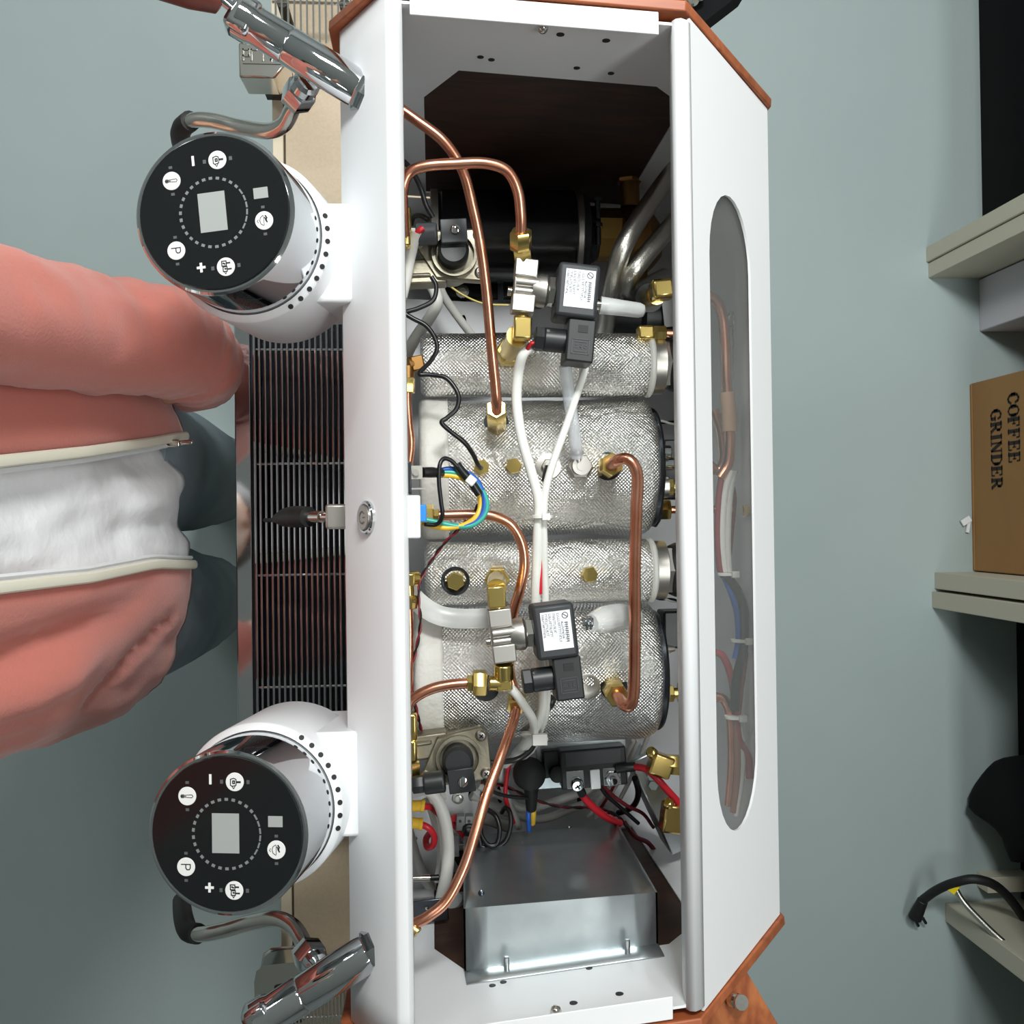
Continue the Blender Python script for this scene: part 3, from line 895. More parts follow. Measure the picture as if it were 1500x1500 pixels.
# ------------------------------------------------------------------ group heads
def group_head(px, py, label, psi, block, side):
    Z0 = 1.262
    C = P(px, py, Z0)
    t = R(10)
    n = Vector((-math.sin(t), 0, math.cos(t)))
    ex0 = Vector((math.cos(t), 0, math.sin(t)))
    ey0 = Vector((0, 1, 0))
    ex = ex0 * math.cos(R(psi)) + ey0 * math.sin(R(psi))
    ey = ey0 * math.cos(R(psi)) - ex0 * math.sin(R(psi))
    gh = thing('group_head', label, 'group head', C - Vector((0, 0, 0.20)))
    RR = 0.0547
    # chrome band
    build('chrome_band', G().lathe(C, -n, [(0.0002, RR - 0.0035), (0, RR - 0.002), (0.0012, RR - 0.0004), (0.003, RR), (0.075, RR)], 72), M_CHROME, gh)
    # black glass control panel
    cp = build('control_panel', G().lathe(C - n * 0.003, n, [(0, RR - 0.0036), (0.0034, RR - 0.0036), (0.004, RR - 0.0042)], 72), M_PANEL, gh)
    top = C + n * 0.0011
    D = RR - 0.0036

    def at(u, v, h=0.0):
        return top + ex * (u * D) + ey * (-v * D) + n * h

    g = G()
    g.box(at(-.014, -.01), (0.36 * D, 0.51 * D, 0.0004), Matrix((ex, ey, n)).transposed())
    build('display', g, M_DISPLAY, cp)
    build('status_window', G().box(at(.645, -.17), (0.19 * D, 0.14 * D, 0.0004), Matrix((ex, ey, n)).transposed()), M_DISPLAY, cp)
    ring = G()
    for i in range(30):
        a = 2 * math.pi * (i + .5) / 30
        rad = ex * math.cos(a) + ey * math.sin(a)
        tan = -ex * math.sin(a) + ey * math.cos(a)
        ring.box(top + rad * (.445 * D), (0.022 * D if abs(a - math.pi) > 2.5 else 0.036 * D, 0.046 * D if abs(a - math.pi) <= 2.5 else 0.075 * D, 0.0004), Matrix((rad, tan, n)).transposed())
    build('dial_ring', ring, M_DIM, cp)
    leds = G()
    ico = {
        'cup': [([(-.45, .30), (-.45, -.35), (-.25, -.45), (.15, -.35), (.2, 0), (.15, .30), (-.1, .4), (-.45, .30)], .09), ([(-.2, .12), (-.2, -.15), (0, -.15), (0, .12), (-.2, .12)], .12), ([(.2, 0), (.62, 0)], .2), ([(-.3, -.45), (-.1, -.72), (.05, -.45)], .07)],
        'cups': [([(-.4, .62), (-.4, .1), (.1, .1), (.1, .62), (-.4, .62)], .1), ([(-.25, .4), (-.05, .3)], .16), ([(-.3, 0), (-.3, -.5), (.15, -.5), (.15, 0), (-.3, 0)], .1), ([(-.1, -.2), (.02, -.25)], .16), ([(.1, .38), (.5, .38)], .16), ([(.15, -.28), (.6, -.28)], .16), ([(-.2, -.5), (-.05, -.78), (.1, -.5)], .07)],
        'therm': [([(-.7, 0), (-.62, .16), (-.42, .17), (-.32, .1), (.55, .16), (.66, 0), (.55, -.16), (-.32, -.1), (-.42, -.17), (-.62, -.16), (-.7, 0)], .06), ([(-.6, 0), (-.42, 0)], .2), ([(-.4, 0), (-.1, 0)], .05)],
        'P': [([(-.5, .28), (.5, .28)], .1), ([(.5, .28), (.5, -.1), (.38, -.28), (.12, -.28), (0, -.1), (0, .28)], .1)],
        'steam': [([(-.05, .55), (-.35, .35), (-.45, 0), (-.35, -.35), (-.05, -.55)], .06), ([(0, .5), (0, -.5)], .05), ([(.2, .5), (.35, .25), (.2, .05), (.35, -.2)], .14), ([(.1, .3), (.3, 0)], .12), ([(-.6, .15), (-.75, -.05), (-.6, -.2)], .05)],
    }
    for u, v, ic, hor in ((.115, -.67, 'cup', True), (-.52, -.48, 'therm', False), (-.545, .43, 'P', False), (.093, .72, 'cups', True), (.655, .19, 'steam', False)):
        r = .12 * D
        g = G().lathe(at(u, v, -0.0003), n, [(0, r), (0.0005, r), (0.0007, r * 0.97)], 32)
        pts = [([(a * r, b * r) for a, b in ln], w * r) for ln, w in ico[ic]]
        g.strokes(pts, at(u, v, 0.0004), ex, ey, 0.001, 0.0002, 1)
        build('button', g, [M_BTN, M_ICON], cp)
        for sgn in (-1, 1):
            du, dv = (sgn * .175, 0) if hor else (0, sgn * .175)
            leds.box(at(u + du, v + dv), (0.045 * D if not hor else .04 * D, 0.035 * D if not hor else .05 * D, 0.0004), Matrix((ex, ey, n)).transposed())
    build('indicator_leds', leds, mat('led_dark', (84, 87, 88), 0.4), cp)
    build('minus_mark', G().box(at(-.21, -.70), (0.032 * D, 0.13 * D, 0.0005), Matrix((ex, ey, n)).transposed()), M_BTN, cp)
    build('plus_mark', G().box(at(-.235, .69), (0.032 * D, 0.125 * D, 0.0005), Matrix((ex, ey, n)).transposed()).box(at(-.235, .69, 0.0001), (0.115 * D, 0.032 * D, 0.0005), Matrix((ex, ey, n)).transposed()), M_BTN, cp)
    # white housing with vent shoulder
    W = 0.0605
    SHO = 0.060
    build('housing', G().lathe(C, -n, [(SHO + 0.02, RR + 0.0002), (SHO + 0.002, RR + 0.0004), (SHO, RR + 0.001), (SHO + 0.0035, W - 0.0006), (SHO + 0.006, W), (0.150, W), (0.158, W - 0.004), (0.160, 0.03)], 72), M_WHITE, gh)
    for k in range(9):
        a = R(-side * 58) + side * R(9.0) * (k)
        rad = ex0 * math.cos(a) + ey0 * math.sin(a)
        tan = -ex0 * math.sin(a) + ey0 * math.cos(a)
        q = C - n * (SHO + 0.0028) + rad * (W - 0.0018)
        nn = (n * 0.75 + rad * 0.66).normalized()
        r2 = tan.cross(nn)
        build('vent_hole', G().lathe(q - nn * 0.0008, nn, [(0, 0.0019), (0.0016, 0.0019)], 12), M_RUBBER, gh)
    # neck block to the front panel
    (bx0, by0), (bx1, by1) = block
    zt = 1.187
    a = P(bx0, by0, zt); b = P(bx1, by1, zt)
    g = G().box(((C.x + b.x) / 2 + 0.012, (a.y + b.y) / 2, zt - 0.045), (b.x - C.x - 0.024, a.y - b.y, 0.09))
    build('neck', g, M_WHITE, gh, bevel=0.003)
    # group bell below
    build('brew_bell', G().lathe(C - n * 0.159, -n, [(0, 0.04), (0.03, 0.038), (0.04, 0.034)], 36), M_CHROME, gh)
    return gh


group_head(314, 312, 'upper group head with a lighter reflection on its round black touch panel', 5, ((440, 296), (526, 442)), 1)
group_head(333, 1221, 'lower group head with its round touch panel showing deep black', 0, ((450, 1074), (538, 1226)), -1)


# ------------------------------------------------------------------ steam taps
def steam_tap(label, S, E, S2, wand, grip, lever, knob, nut, flip):
    tp = thing('steam_tap', label, 'steam tap', E)
    ax = (E - S)
    L = ax.length
    ax.normalize()
    up = Vector((0, 0, 1))
    build('collar', G().lathe(S - ax * 0.008, ax, [(0, 0.0150), (0.003, 0.0158), (0.009, 0.0158), (0.011, 0.0150)], 8, rot=R(22)), M_CHROME, tp)
    g = G().lathe(S, ax, [(0, 0.0125), (0.004, 0.0138), (L * 0.3, 0.0140), (L * 0.60, 0.0138), (L * 0.615, 0.0132), (L * 0.63, 0.0138), (L * 0.86, 0.0134), (L * 0.90, 0.0145), (L, 0.0150), (L * 1.02, 0.010)], 40)
    build('valve_body', g, M_CHROME, tp)
    # end block (faceted) with the lever pivot
    M = Matrix((ax, up.cross(ax).normalized(), ax.cross(up.cross(ax)).normalized())).transposed()
    build('pivot_block', G().box(S + ax * (L * 0.97), (0.020, 0.027, 0.026), M), M_CHROME, tp, bevel=0.004)
    lv = build('lever', G().tube(lever, [0.0045] + [0.0036] * (len(lever) - 1), 12), M_CHROME, tp)
    build('knob', G().lathe(knob[0], knob[1] - knob[0], [(0, 0.006), (0.002, 0.009), (0.02, 0.0115), (0.05, 0.012), (0.058, 0.008)], 24), wood_mat('knob_wood', (112, 50, 34), (80, 34, 24), 0.4) if 'knob_wood' not in MATS else MATS['knob_wood'], lv)
    # ball joint nut
    d = (nut[1] - nut[0]).normalized()
    build('joint_nut', G().lathe(nut[0], d, [(0, 0.008), (0.003, 0.0105), (0.010, 0.0105), (0.012, 0.0085)], 12).hexnut(nut[0] + d * 0.011, nut[1], 0.0125), M_CHROME, tp)
    build('wand', G().tube(wand, 0.0063, 16, seg=10), M_STEEL, tp)
    build('grip', G().tube(grip, [0.0085] * len(grip), 14), M_RUBBER, tp)
    return tp


steam_tap('chrome steam tap with wooden lever knob above the upper group head',
          P(530, 134, 1.195), P(352, 24, 1.205), None,
          path([(436, 142, 1.165), (428, 160, 1.15), (416, 182, 1.135), (392, 192, 1.12), (350, 186, 1.10), (312, 177, 1.09), (284, 176, 1.08), (268, 186, 1.06), (264, 200, 1.03), (266, 214, 0.98), (270, 230, 0.93)]),
          path([(279, 177, 1.076), (268, 186, 1.06), (264, 198, 1.035), (266, 212, 0.99), (270, 226, 0.94)]),
          path([(352, 24, 1.21), (338, 10, 1.215), (318, -6, 1.22)]),
          path([(322, 2, 1.215), (262, -18, 1.23)]),
          path([(452, 118, 1.18), (432, 148, 1.155)]), 1)
steam_tap('chrome steam tap below the lower group head at the bottom of the photo',
          P(545, 1392, 1.195), P(378, 1497, 1.205), None,
          path([(452, 1398, 1.165), (444, 1380, 1.15), (430, 1358, 1.135), (405, 1346, 1.12), (365, 1352, 1.10), (330, 1362, 1.09), (300, 1368, 1.08), (280, 1366, 1.06), (272, 1352, 1.03), (268, 1335, 0.98), (266, 1318, 0.93)]),
          path([(290, 1368, 1.07), (276, 1364, 1.055), (270, 1350, 1.03), (267, 1335, 0.99), (266, 1320, 0.94)]),
          path([(378, 1497, 1.21), (362, 1512, 1.215), (340, 1526, 1.22)]),
          path([(345, 1523, 1.215), (290, 1550, 1.23)]),
          path([(468, 1420, 1.18), (448, 1392, 1.155)]), -1)

# ================================================================== inside the machine
BZ = {}


def boiler(label, cy, za, Rb, xp0, xp1, seed, right_cap):
    """foil-wrapped boiler lying along x"""
    y = P(780, cy, za).y
    xa = P(xp0, cy, za + Rb * 0.3).x
    xb = P(xp1, cy, za + Rb * 0.3).x
    b = thing('boiler', label, 'boiler', ((xa + xb) / 2, y, za - Rb))
    nx, na = 70, 56
    rows = []
    for i in range(nx + 1):
        t = i / nx
        x = xa + (xb - xa) * t
        e = min(t, 1 - t) * (xb - xa)
        k = 1.0
        rd = Rb * 0.22
        if e < rd:
            k = 1 - 0.16 * (1 - math.sqrt(max(0, 1 - (1 - e / rd) ** 2)))
        row = []
        for j in range(na):
            a = 2 * math.pi * j / na
            p = Vector((x * 1.0, math.sin(a) * Rb, math.cos(a) * Rb))
            nz = noise.noise(Vector((x * 16 + seed, p.y * 26, p.z * 26))) * 0.035 + noise.noise(Vector((x * 55 + seed, p.y * 60, p.z * 60))) * 0.012
            r = Rb * k * (1 + nz)
            row.append(Vector((x, y + math.sin(a) * r, za + math.cos(a) * r)))
        rows.append(row)
    g = G().grid(rows, closed=True)
    n0 = len(g.v)
    g.f.append(list(range(na))[::-1]); g.m.append(0)
    g.f.append(list(range(nx * na, nx * na + na))); g.m.append(0)
    build('foil_jacket', g, M_FOIL, b, sharp=80)
    return b, y, xa, xb


def fit_plug(parent, px, py, z, r=0.0075, h=0.008, washer=True, m=None, name='plug'):
    p = P(px, py, z)
    if washer:
        build('washer', G().lathe(p - Vector((0, 0, 0.003)), (0, 0, 1), [(0, r * 1.55), (0.004, r * 1.55), (0.004, r * 1.2), (0.0035, r * 1.1)], 28), M_DSTEEL, parent)
    build(name, G().hexnut(p, p + Vector((0, 0, h)), r, rot=random.random()), m or M_BRASS, parent)


RL, ZL = 0.0605, 1.045
RS, ZS = 0.0275, 1.068
b1, y1, xa1, xb1 = boiler('slim foil-wrapped boiler nearest the pump motor', 535, ZS, RS, 616, 952, 1.0, True)
b2, y2, xa2, xb2 = boiler('large foil-wrapped boiler with a row of five fittings along its crest', 686, ZL, RL, 626, 956, 5.0, True)
b3, y3, xa3, xb3 = boiler('slim foil-wrapped boiler between the two large ones', 838, ZS, RS, 622, 955, 9.0, True)
b4, y4, xa4, xb4 = boiler('large foil-wrapped boiler nearest the galvanised box', 985, ZL, RL, 618, 962, 13.0, True)
zt2 = ZL + RL - 0.001
zt3 = ZS + RS - 0.001
for b, y, xb, rs, cap_r in ((b1, y1, xb1, RS, 0.020), (b3, y3, xb3, RS, 0.020)):
    build('seal_ring', G().lathe((xb - 0.003, y, ZS), (1, 0, 0), [(0, rs * 0.98), (0.0015, rs * 1.03), (0.004, rs * 1.03), (0.0055, rs * 0.96)], 40), M_CREAM, b)
    build('flange', G().lathe((xb + 0.002, y, ZS), (1, 0, 0), [(0, rs * 0.93), (0.010, rs * 0.93), (0.011, rs * 0.85)], 40), M_NICKEL, b)
    build('flange_nut', G().hexnut((xb + 0.012, y, ZS), (xb + 0.018, y, ZS), rs * 0.8), M_NICKEL, b)
    build('terminal_cap', G().lathe((xb + 0.016, y, ZS), (1, 0, 0), [(0, rs * 0.6), (0.001, rs * 0.78), (0.006, rs * 0.86), (0.03, rs * 0.86), (0.032, rs * 0.7)], 32), M_BLACK, b)
for b, y, xb in ((b2, y2, xb2), (b4, y4, xb4)):
    build('end_plate', G().lathe((xb - 0.001, y, ZL), (1, 0, 0), [(0, RL * 0.86), (0.003, RL * 0.88), (0.005, RL * 0.86)], 48), M_DSTEEL, b)
# fittings of boiler 2
fit_plug(b2, 705, 685, zt2, 0.0068, 0.007, False)
fit_plug(b2, 752, 683, zt2, 0.0068, 0.006, False)
p = P(803, 683, zt2)
build('sensor_base', G().lathe(p - Vector((0, 0, .003)), (0, 0, 1), [(0, 0.011), (0.004, 0.0105), (0.0045, 0.008)], 28), M_NICKEL, b2)
build('sensor_post', G().cyl(p, p + Vector((0, 0, 0.012)), 0.0038).hexnut(p + Vector((0, 0, .003)), p + Vector((0, 0, .007)), 0.0062), M_NICKEL, b2)
p = P(848, 684, zt2)
build('hose_fitting', G().hexnut(p - Vector((0, 0, .002)), p + Vector((0, 0, .010)), 0.0108).cyl(p + Vector((0, 0, .01)), p + Vector((0, 0, .016)), 0.0075).cyl(p + Vector((0, 0, .016)), p + Vector((0, 0, .0165)), 0.004), M_NICKEL, b2)
build('hose_barb', G().cyl(P(847, 678, zt2 + .012), P(845, 660, zt2 + .014), 0.0042).cyl(P(845, 665, zt2 + .013), P(845, 661, zt2 + .014), 0.0056), M_NICKEL, b2)
p = P(890, 683, zt2)
build('outlet_washer', G().lathe(p - Vector((0, 0, .004)), (0, 0, 1), [(0, 0.0118), (0.005, 0.0118), (0.005, 0.009)], 28), M_DSTEEL, b2)
p = P(727, 622, ZL + RL * 0.80)
build('inlet_washer', G().lathe(p - Vector((0, 0, .004)), (0, 0.4, 0.9), [(0, 0.0105), (0.005, 0.0105), (0.005, 0.008)], 28), M_DSTEEL, b2)
# fittings of boiler 3
fit_plug(b3, 667, 851, zt3, 0.0078, 0.009)
fit_plug(b3, 862, 841, zt3, 0.0070, 0.010, False)
p = P(728, 846, zt3)
build('washer', G().lathe(p - Vector((0, 0, .003)), (0, 0, 1), [(0, 0.0105), (0.0035, 0.0105), (0.0035, 0.008)], 28), M_NICKEL, b3)
p = P(790, 846, zt3)
build('washer', G().lathe(p - Vector((0, 0, .003)), (0, 0, 1), [(0, 0.0115), (0.0035, 0.0115), (0.0035, 0.007)], 28), M_NICKEL, b3)
# boiler 4
p = P(712, 1008, zt2)
build('washer', G().lathe(p - Vector((0, 0, .003)), (0, 0, 1), [(0, 0.0108), (0.0035, 0.0108), (0.0035, 0.008)], 28), M_BLACK, b4)
p = P(860, 1005, zt2)
build('port_ring', G().lathe(p - Vector((0, 0, .003)), (0, 0, 1), [(0, 0.0108), (0.0045, 0.0108), (0.005, 0.009), (0.004, 0.006)], 28), M_NICKEL, b4)
p = P(899, 1006, zt2)
build('outlet_washer', G().lathe(p - Vector((0, 0, .004)), (0, 0, 1), [(0, 0.0115), (0.005, 0.0115), (0.005, 0.009)], 28), M_DSTEEL, b4)
p = P(808, 1018, zt2)
build('probe_post', G().cyl(p, p + Vector((0, 0, .012)), 0.0042).hexnut(p, p + Vector((0, 0, .005)), 0.0075), M_NICKEL, b4)
build('probe_boot', G().tube([p + Vector((0.0, 0, .012)), P(806, 1030, zt2 + .014), P(799, 1048, zt2 + .004)], [0.0035, 0.004, 0.0015], 10), M_BLACK, b4)
# glass-cloth wrap at the front end of boilers 4 and 2
for b, y, xa, c0, c1 in ((b4, y4, xa4, 30, 150), (b2, y2, xa2, -70, 60)):
    rows = []
    for i in range(9):
        x = xa - 0.006 + 0.024 * i / 8
        row = []
        for j in range(40):
            a = R(-85 + 170 * j / 39)
            r = RL * (1.015 + 0.02 * noise.noise(Vector((x * 60, a * 3, 2)))) * (0.93 if i == 0 else (0.985 if i == 1 else 1))
            row.append(Vector((x, y + math.sin(a) * r, ZL + math.cos(a) * r)))
        rows.append(row)
    build('cloth_wrap', G().grid(rows), mat('glass_cloth', (206, 204, 198), 0.7, 0.25, bump=(160, 0.4, 0.002)), b, solid=0.001, sharp=80)
# right side terminals
for (b, px, py, z, typ) in ((b2, 973, 662, 1.05, 'stud'), (b2, 977, 679, 1.04, 'stud'), (b4, 972, 951, 1.06, 'nut')):
    q = P(px, py, z)
    if typ == 'stud':
        build('stud', G().cyl(q - Vector((.012, 0, 0)), q + Vector((.006, 0, 0)), 0.006, bev=0.001), M_CHROME, b)
    else:
        build('stud', G().hexnut(q - Vector((.004, 0, 0)), q + Vector((.002, 0, 0)), 0.010).cyl(q, q + Vector((.010, 0, 0)), 0.005, 0.002), M_NICKEL, b)
for b, py, z, nut in ((b2, 714, 1.05, True), (b4, 1016, 1.05, True)):
    q = P(968, py, z)
    build('side_boss', G().cyl(q - Vector((.008, 0, 0)), q + Vector((.006, 0, 0)), 0.0095), M_NICKEL, b)
    build('side_fitting', G().hexnut(q + Vector((.006, 0, 0)), q + Vector((.011, 0, 0)), 0.008).cyl(q + Vector((.011, 0, 0)), q + Vector((.016, 0, 0)), 0.005).hexnut(q + Vector((.016, 0, 0)), q + Vector((.032, 0, 0)), 0.0105), M_BRASS, b)
q = P(962, 747, 1.03)
build('side_fitting', G().hexnut(q - Vector((0.004, 0, 0)), q + Vector((.012, 0, 0)), 0.010), M_BRASS, b2)
build('side_pipe', G().cyl(q + Vector((.012, 0, 0)), q + Vector((.07, 0, 0)), 0.0035), M_COPPER, b2)
for b, py, z, w, h in ((b2, 688, 1.02, 0.03, 0.055), (b4, 922, 1.03, 0.03, 0.034)):
    q = P(985, py, z)
    build('thermostat_block', G().box((q.x + 0.006, q.y, z - 0.01), (w, h, 0.03)), M_BLACK, b, bevel=0.002)
build('gasket', G().lathe((xb2 + 0.002, y2 - 0.032, 1.035), (1, 0, 0), [(0, 0.02), (0.006, 0.022), (0.009, 0.018)], 28), M_RUBBER, b2)

# ------------------------------------------------------------------ pump motor
zm = 0.90
ym = P(740, 347, zm).y
xm0 = P(642, 347, zm).x; xm1 = P(838, 347, zm).x
rm = 0.0465
mot = thing('pump_motor', 'black cylindrical pump motor with bronze vane pump head', 'motor', ((xm0 + xm1) / 2, ym, ZB))
build('casing', G().lathe((xm0, ym, zm), (1, 0, 0), [(0, rm * 0.93), (0.004, rm), (xm1 - xm0, rm)], 56), M_GLOSSBLK, mot)
build('end_ring', G().lathe((xm1, ym, zm), (1, 0, 0), [(0, rm * 1.01), (0.001, rm * 1.04), (0.006, rm * 1.04), (0.007, rm * 1.0)], 56), M_NICKEL, mot)
build('rear_ring', G().lathe((xm0 - 0.008, ym, zm), (1, 0, 0), [(0, rm * 0.9), (0.001, rm * 1.0), (0.008, rm * 1.0)], 56), M_NICKEL, mot)
build('end_bell', G().lathe((xm1 + 0.006, ym, zm), (1, 0, 0), [(0, rm * 0.97), (0.008, rm * 0.9), (0.012, rm * 0.6), (0.02, rm * 0.5)], 40), M_BLACK, mot)
xc = P(866, 330, zm).x
build('clamp_band', G().lathe((xc - 0.004, ym + 0.004, zm), (1, 0, 0), [(0, 0.026), (0.001, 0.028), (0.008, 0.028), (0.009, 0.026)], 32), M_BLACK, mot)
for dy in (0.022, -0.004):
    build('clamp_bolt', G().cyl((xc + 0.002, ym + dy - 0.012, zm + 0.030), (xc + 0.002, ym + dy + 0.006, zm + 0.030), 0.0028).cyl((xc + 0.002, ym + dy + 0.006, zm + 0.030), (xc + 0.002, ym + dy + 0.010, zm + 0.030), 0.0048), M_DSTEEL, mot)
pu = build('pump_head', G().lathe((xc + 0.004, ym + 0.003, zm), (1, 0, 0), [(0, 0.024), (0.002, 0.027), (0.030, 0.027), (0.031, 0.024)], 8, rot=R(22.5)), mat('dull_brass', (176, 142, 78), 0.42, 1.0), mot)
xp = P(930, 340, zm).x
build('pump_cover', G().lathe((xp - 0.02, ym - 0.004, zm), (1, 0, 0), [(0, 0.022), (0.004, 0.034), (0.012, 0.036), (0.030, 0.036), (0.040, 0.026), (0.046, 0.018)], 10), M_BRONZE, mot)
build('pump_port', G().cyl((xp - 0.006, ym + 0.03, zm + 0.006), (xp - 0.006, ym + 0.075, zm + 0.006), 0.010).hexnut((xp - 0.006, ym + 0.055, zm + 0.006), (xp - 0.006, ym + 0.075, zm + 0.006), 0.014), M_BRONZE, mot)
build('pump_port', G().hexnut((xp + 0.0, ym - 0.075, zm), (xp + 0.0, ym - 0.03, zm), 0.013), M_BRONZE, mot)
br = P(715, 432, 0.86)
build('mount_bracket', G().box((P(715, 400, 0.85).x, P(715, 430, 0.86).y + 0.006, 0.845), (0.125, 0.03, 0.05)), M_GLOSSBLK, mot, bevel=0.004)
for px in (677, 733):
    q = P(px, 428, 0.871)
    build('mount_bolt' if px < 700 else 'bracket_slot', (G().cyl(q, q + Vector((0, 0, 0.005)), 0.007).hexnut(q + Vector((0, 0, .004)), q + Vector((0, 0, .009)), 0.0045) if px < 700 else G().box(q, (0.006, 0.024, 0.003))), M_STEEL if px < 700 else M_DSTEEL, mot)

# braided steel hoses beside the pump
h1 = thing('braided_hose', 'longer braided steel hose curving past the pump head', 'hose', P(920, 400, 0.9))
build('braid', G().tube(path([(1002, 232, 1.00), (975, 265, 1.03), (940, 315, 1.05), (912, 365, 1.06), (897, 420, 1.04), (889, 470, 1.0), (880, 500, 0.96)]), 0.0085, 14), M_BRAID, h1)
h2 = thing('braided_hose', 'shorter looping braided steel hose by the brass elbow', 'hose', P(940, 400, 0.9))
build('braid', G().tube(path([(1002, 310, 1.02), (975, 340, 1.04), (945, 375, 1.05), (925, 402, 1.05), (918, 420, 1.03), (930, 428, 1.0), (955, 415, 0.98), (975, 405, 0.97)]), 0.0085, 14), M_BRAID, h2)
q = P(915, 470, 0.97)
gauge = thing('pressure_switch', 'black pressure switch housing behind the brass elbow on the rear side', 'switch', P(955, 465, 0.94))
build('housing', G().lathe(P(985, 465, 0.98), (-1, 0, 0), [(0, 0.026), (0.03, 0.026), (0.034, 0.02), (0.06, 0.016), (0.062, 0.01)], 28), M_BLACK, gauge)
build('nipple', G().cyl(P(925, 462, 0.985), P(912, 462, 0.985), 0.011), M_DGREY, gauge)
build('rating_plate', G().box(P(980, 455, 1.008), (0.012, 0.03, 0.002), rotm(6)), M_LABEL, gauge)
elb = thing('brass_elbow', 'bright brass elbow with a black washer beside the rear rim', 'fitting', P(968, 428, 1.02))
build('body', G().box(P(969, 425, 1.075), (0.019, 0.017, 0.02), rotm(6)), M_BRASS, elb, bevel=0.003)
build('stem', G().cyl(P(962, 432, 1.065), P(948, 438, 1.03), 0.0085).cyl(P(978, 424, 1.075), P(992, 424, 1.075), 0.006), M_BRASS, elb)
build('washer', G().lathe(P(950, 437, 1.035), P(962, 432, 1.065) - P(948, 438, 1.03), [(0, 0.013), (0.004, 0.013)], 24), M_BLACK, elb)
tee = thing('brass_fitting', 'pair of brass nuts on a thin copper stub above the slim top boiler', 'fitting', P(960, 488, 1.04))
build('elbow_block', G().box(P(945, 488, 1.085), (0.014, 0.012, 0.013)), M_BRASS, tee, bevel=0.002)
build('nut', G().hexnut(P(956, 488, 1.085), P(975, 488, 1.085), 0.0065).cyl(P(948, 488, 1.085), P(957, 488, 1.085), 0.0042), M_BRASS, tee)
build('stub', G().cyl(P(975, 488, 1.085), P(1005, 490, 1.085), 0.0034), M_COPPER, tee)


# ------------------------------------------------------------------ die-cast flow units with black connectors
def flow_unit(label, ox, oy, z, rz, flip):
    o = P(ox, oy, z)
    M = rotm(rz)
    fy = flip
    w = lambda a, b, c: o + M @ Vector((a, b * fy, c))
    u = thing('flow_valve', label, 'valve', (o.x, o.y, z - 0.04))
    S = 0.00056
    # flange plate with three ears
    out = [(-0.029, 0.010), (-0.020, 0.020), (0.020, 0.020), (0.028, 0.014), (0.029, -0.016), (0.024, -0.024), (0.006, -0.022), (-0.012, -0.020)]
    if fy < 0:
        out = [(a, -b) for a, b in out][::-1]
    g = G().plate(out, [], w(0, 0, -0.004), M @ Vector((1, 0, 0)), M @ Vector((0, 1, 0)), 0.010)
    build('flange', g, M_CAST, u, bevel=0.0015)
    build('body', G().box(w(-0.029, -0.0125, -0.012), (0.050, 0.021, 0.021), M).box(w(-0.034, -0.016, -0.002), (0.034, 0.004, 0.005), M).cyl(w(0, 0, -0.034), w(0, 0, -0.006), 0.02), M_CAST, u, bevel=0.002)
    build('collar', G().lathe(w(0.003, -0.001, 0.0005), (0, 0, 1), [(0, 0.0185), (0.006, 0.0185), (0.006, 0.0160), (0.001, 0.0158)], 40, caps=False), M_CAST, u)
    build('coil_cap', G().lathe(w(0.002, -0.001, 0), (0, 0, 1), [(0, 0.0125), (0.016, 0.0125), (0.019, 0.010)], 32), M_BLACK, u)
    cn = build('connector', G().box(w(0.003, 0.012, 0.019), (0.021, 0.019, 0.012), M).cyl(w(-0.010, 0.012, 0.018), w(-0.027, 0.012, 0.017), 0.0088, bev=0.001), M_DGREY if fy > 0 else M_BLACK, u, bevel=0.0012)
    build('gland_nut', G().hexnut(w(-0.026, 0.012, 0.017), w(-0.036, 0.012, 0.0165), 0.0072).cyl(w(-0.036, 0.012, 0.0165), w(-0.040, 0.012, 0.0165), 0.005), M_BLACK, cn)
    build('centre_screw', G().lathe(w(0.004, 0.013, 0.025), (0, 0, 1), [(0, 0.0040), (0.0015, 0.0038), (0.0022, 0.002)], 20), M_CHROME, cn)
    for a, b in ((-0.026, 0.010), (0.0235, 0.0145), (0.023, -0.0165)):
        sc = build('screw', G().lathe(w(a, b, 0.001), (0, 0, 1), [(0, 0.0046), (0.0015, 0.0044), (0.0032, 0.003), (0.0036, 0.001)], 20), M_NICKEL, u)
        build('cross_slot', G().box(w(a, b, 0.0042), (0.0042, 0.0011, 0.001), M @ rotm(40)).box(w(a, b, 0.0042), (0.0011, 0.0042, 0.001), M @ rotm(40)), M_RUBBER, sc)
    return u


flow_unit('die-cast flow valve with dark grey connector over the pump motor', 660, 372, 1.115, 3, 1)
flow_unit('die-cast flow valve with black connector beside the galvanised box', 667, 1112, 1.115, -8 + 14, -1)


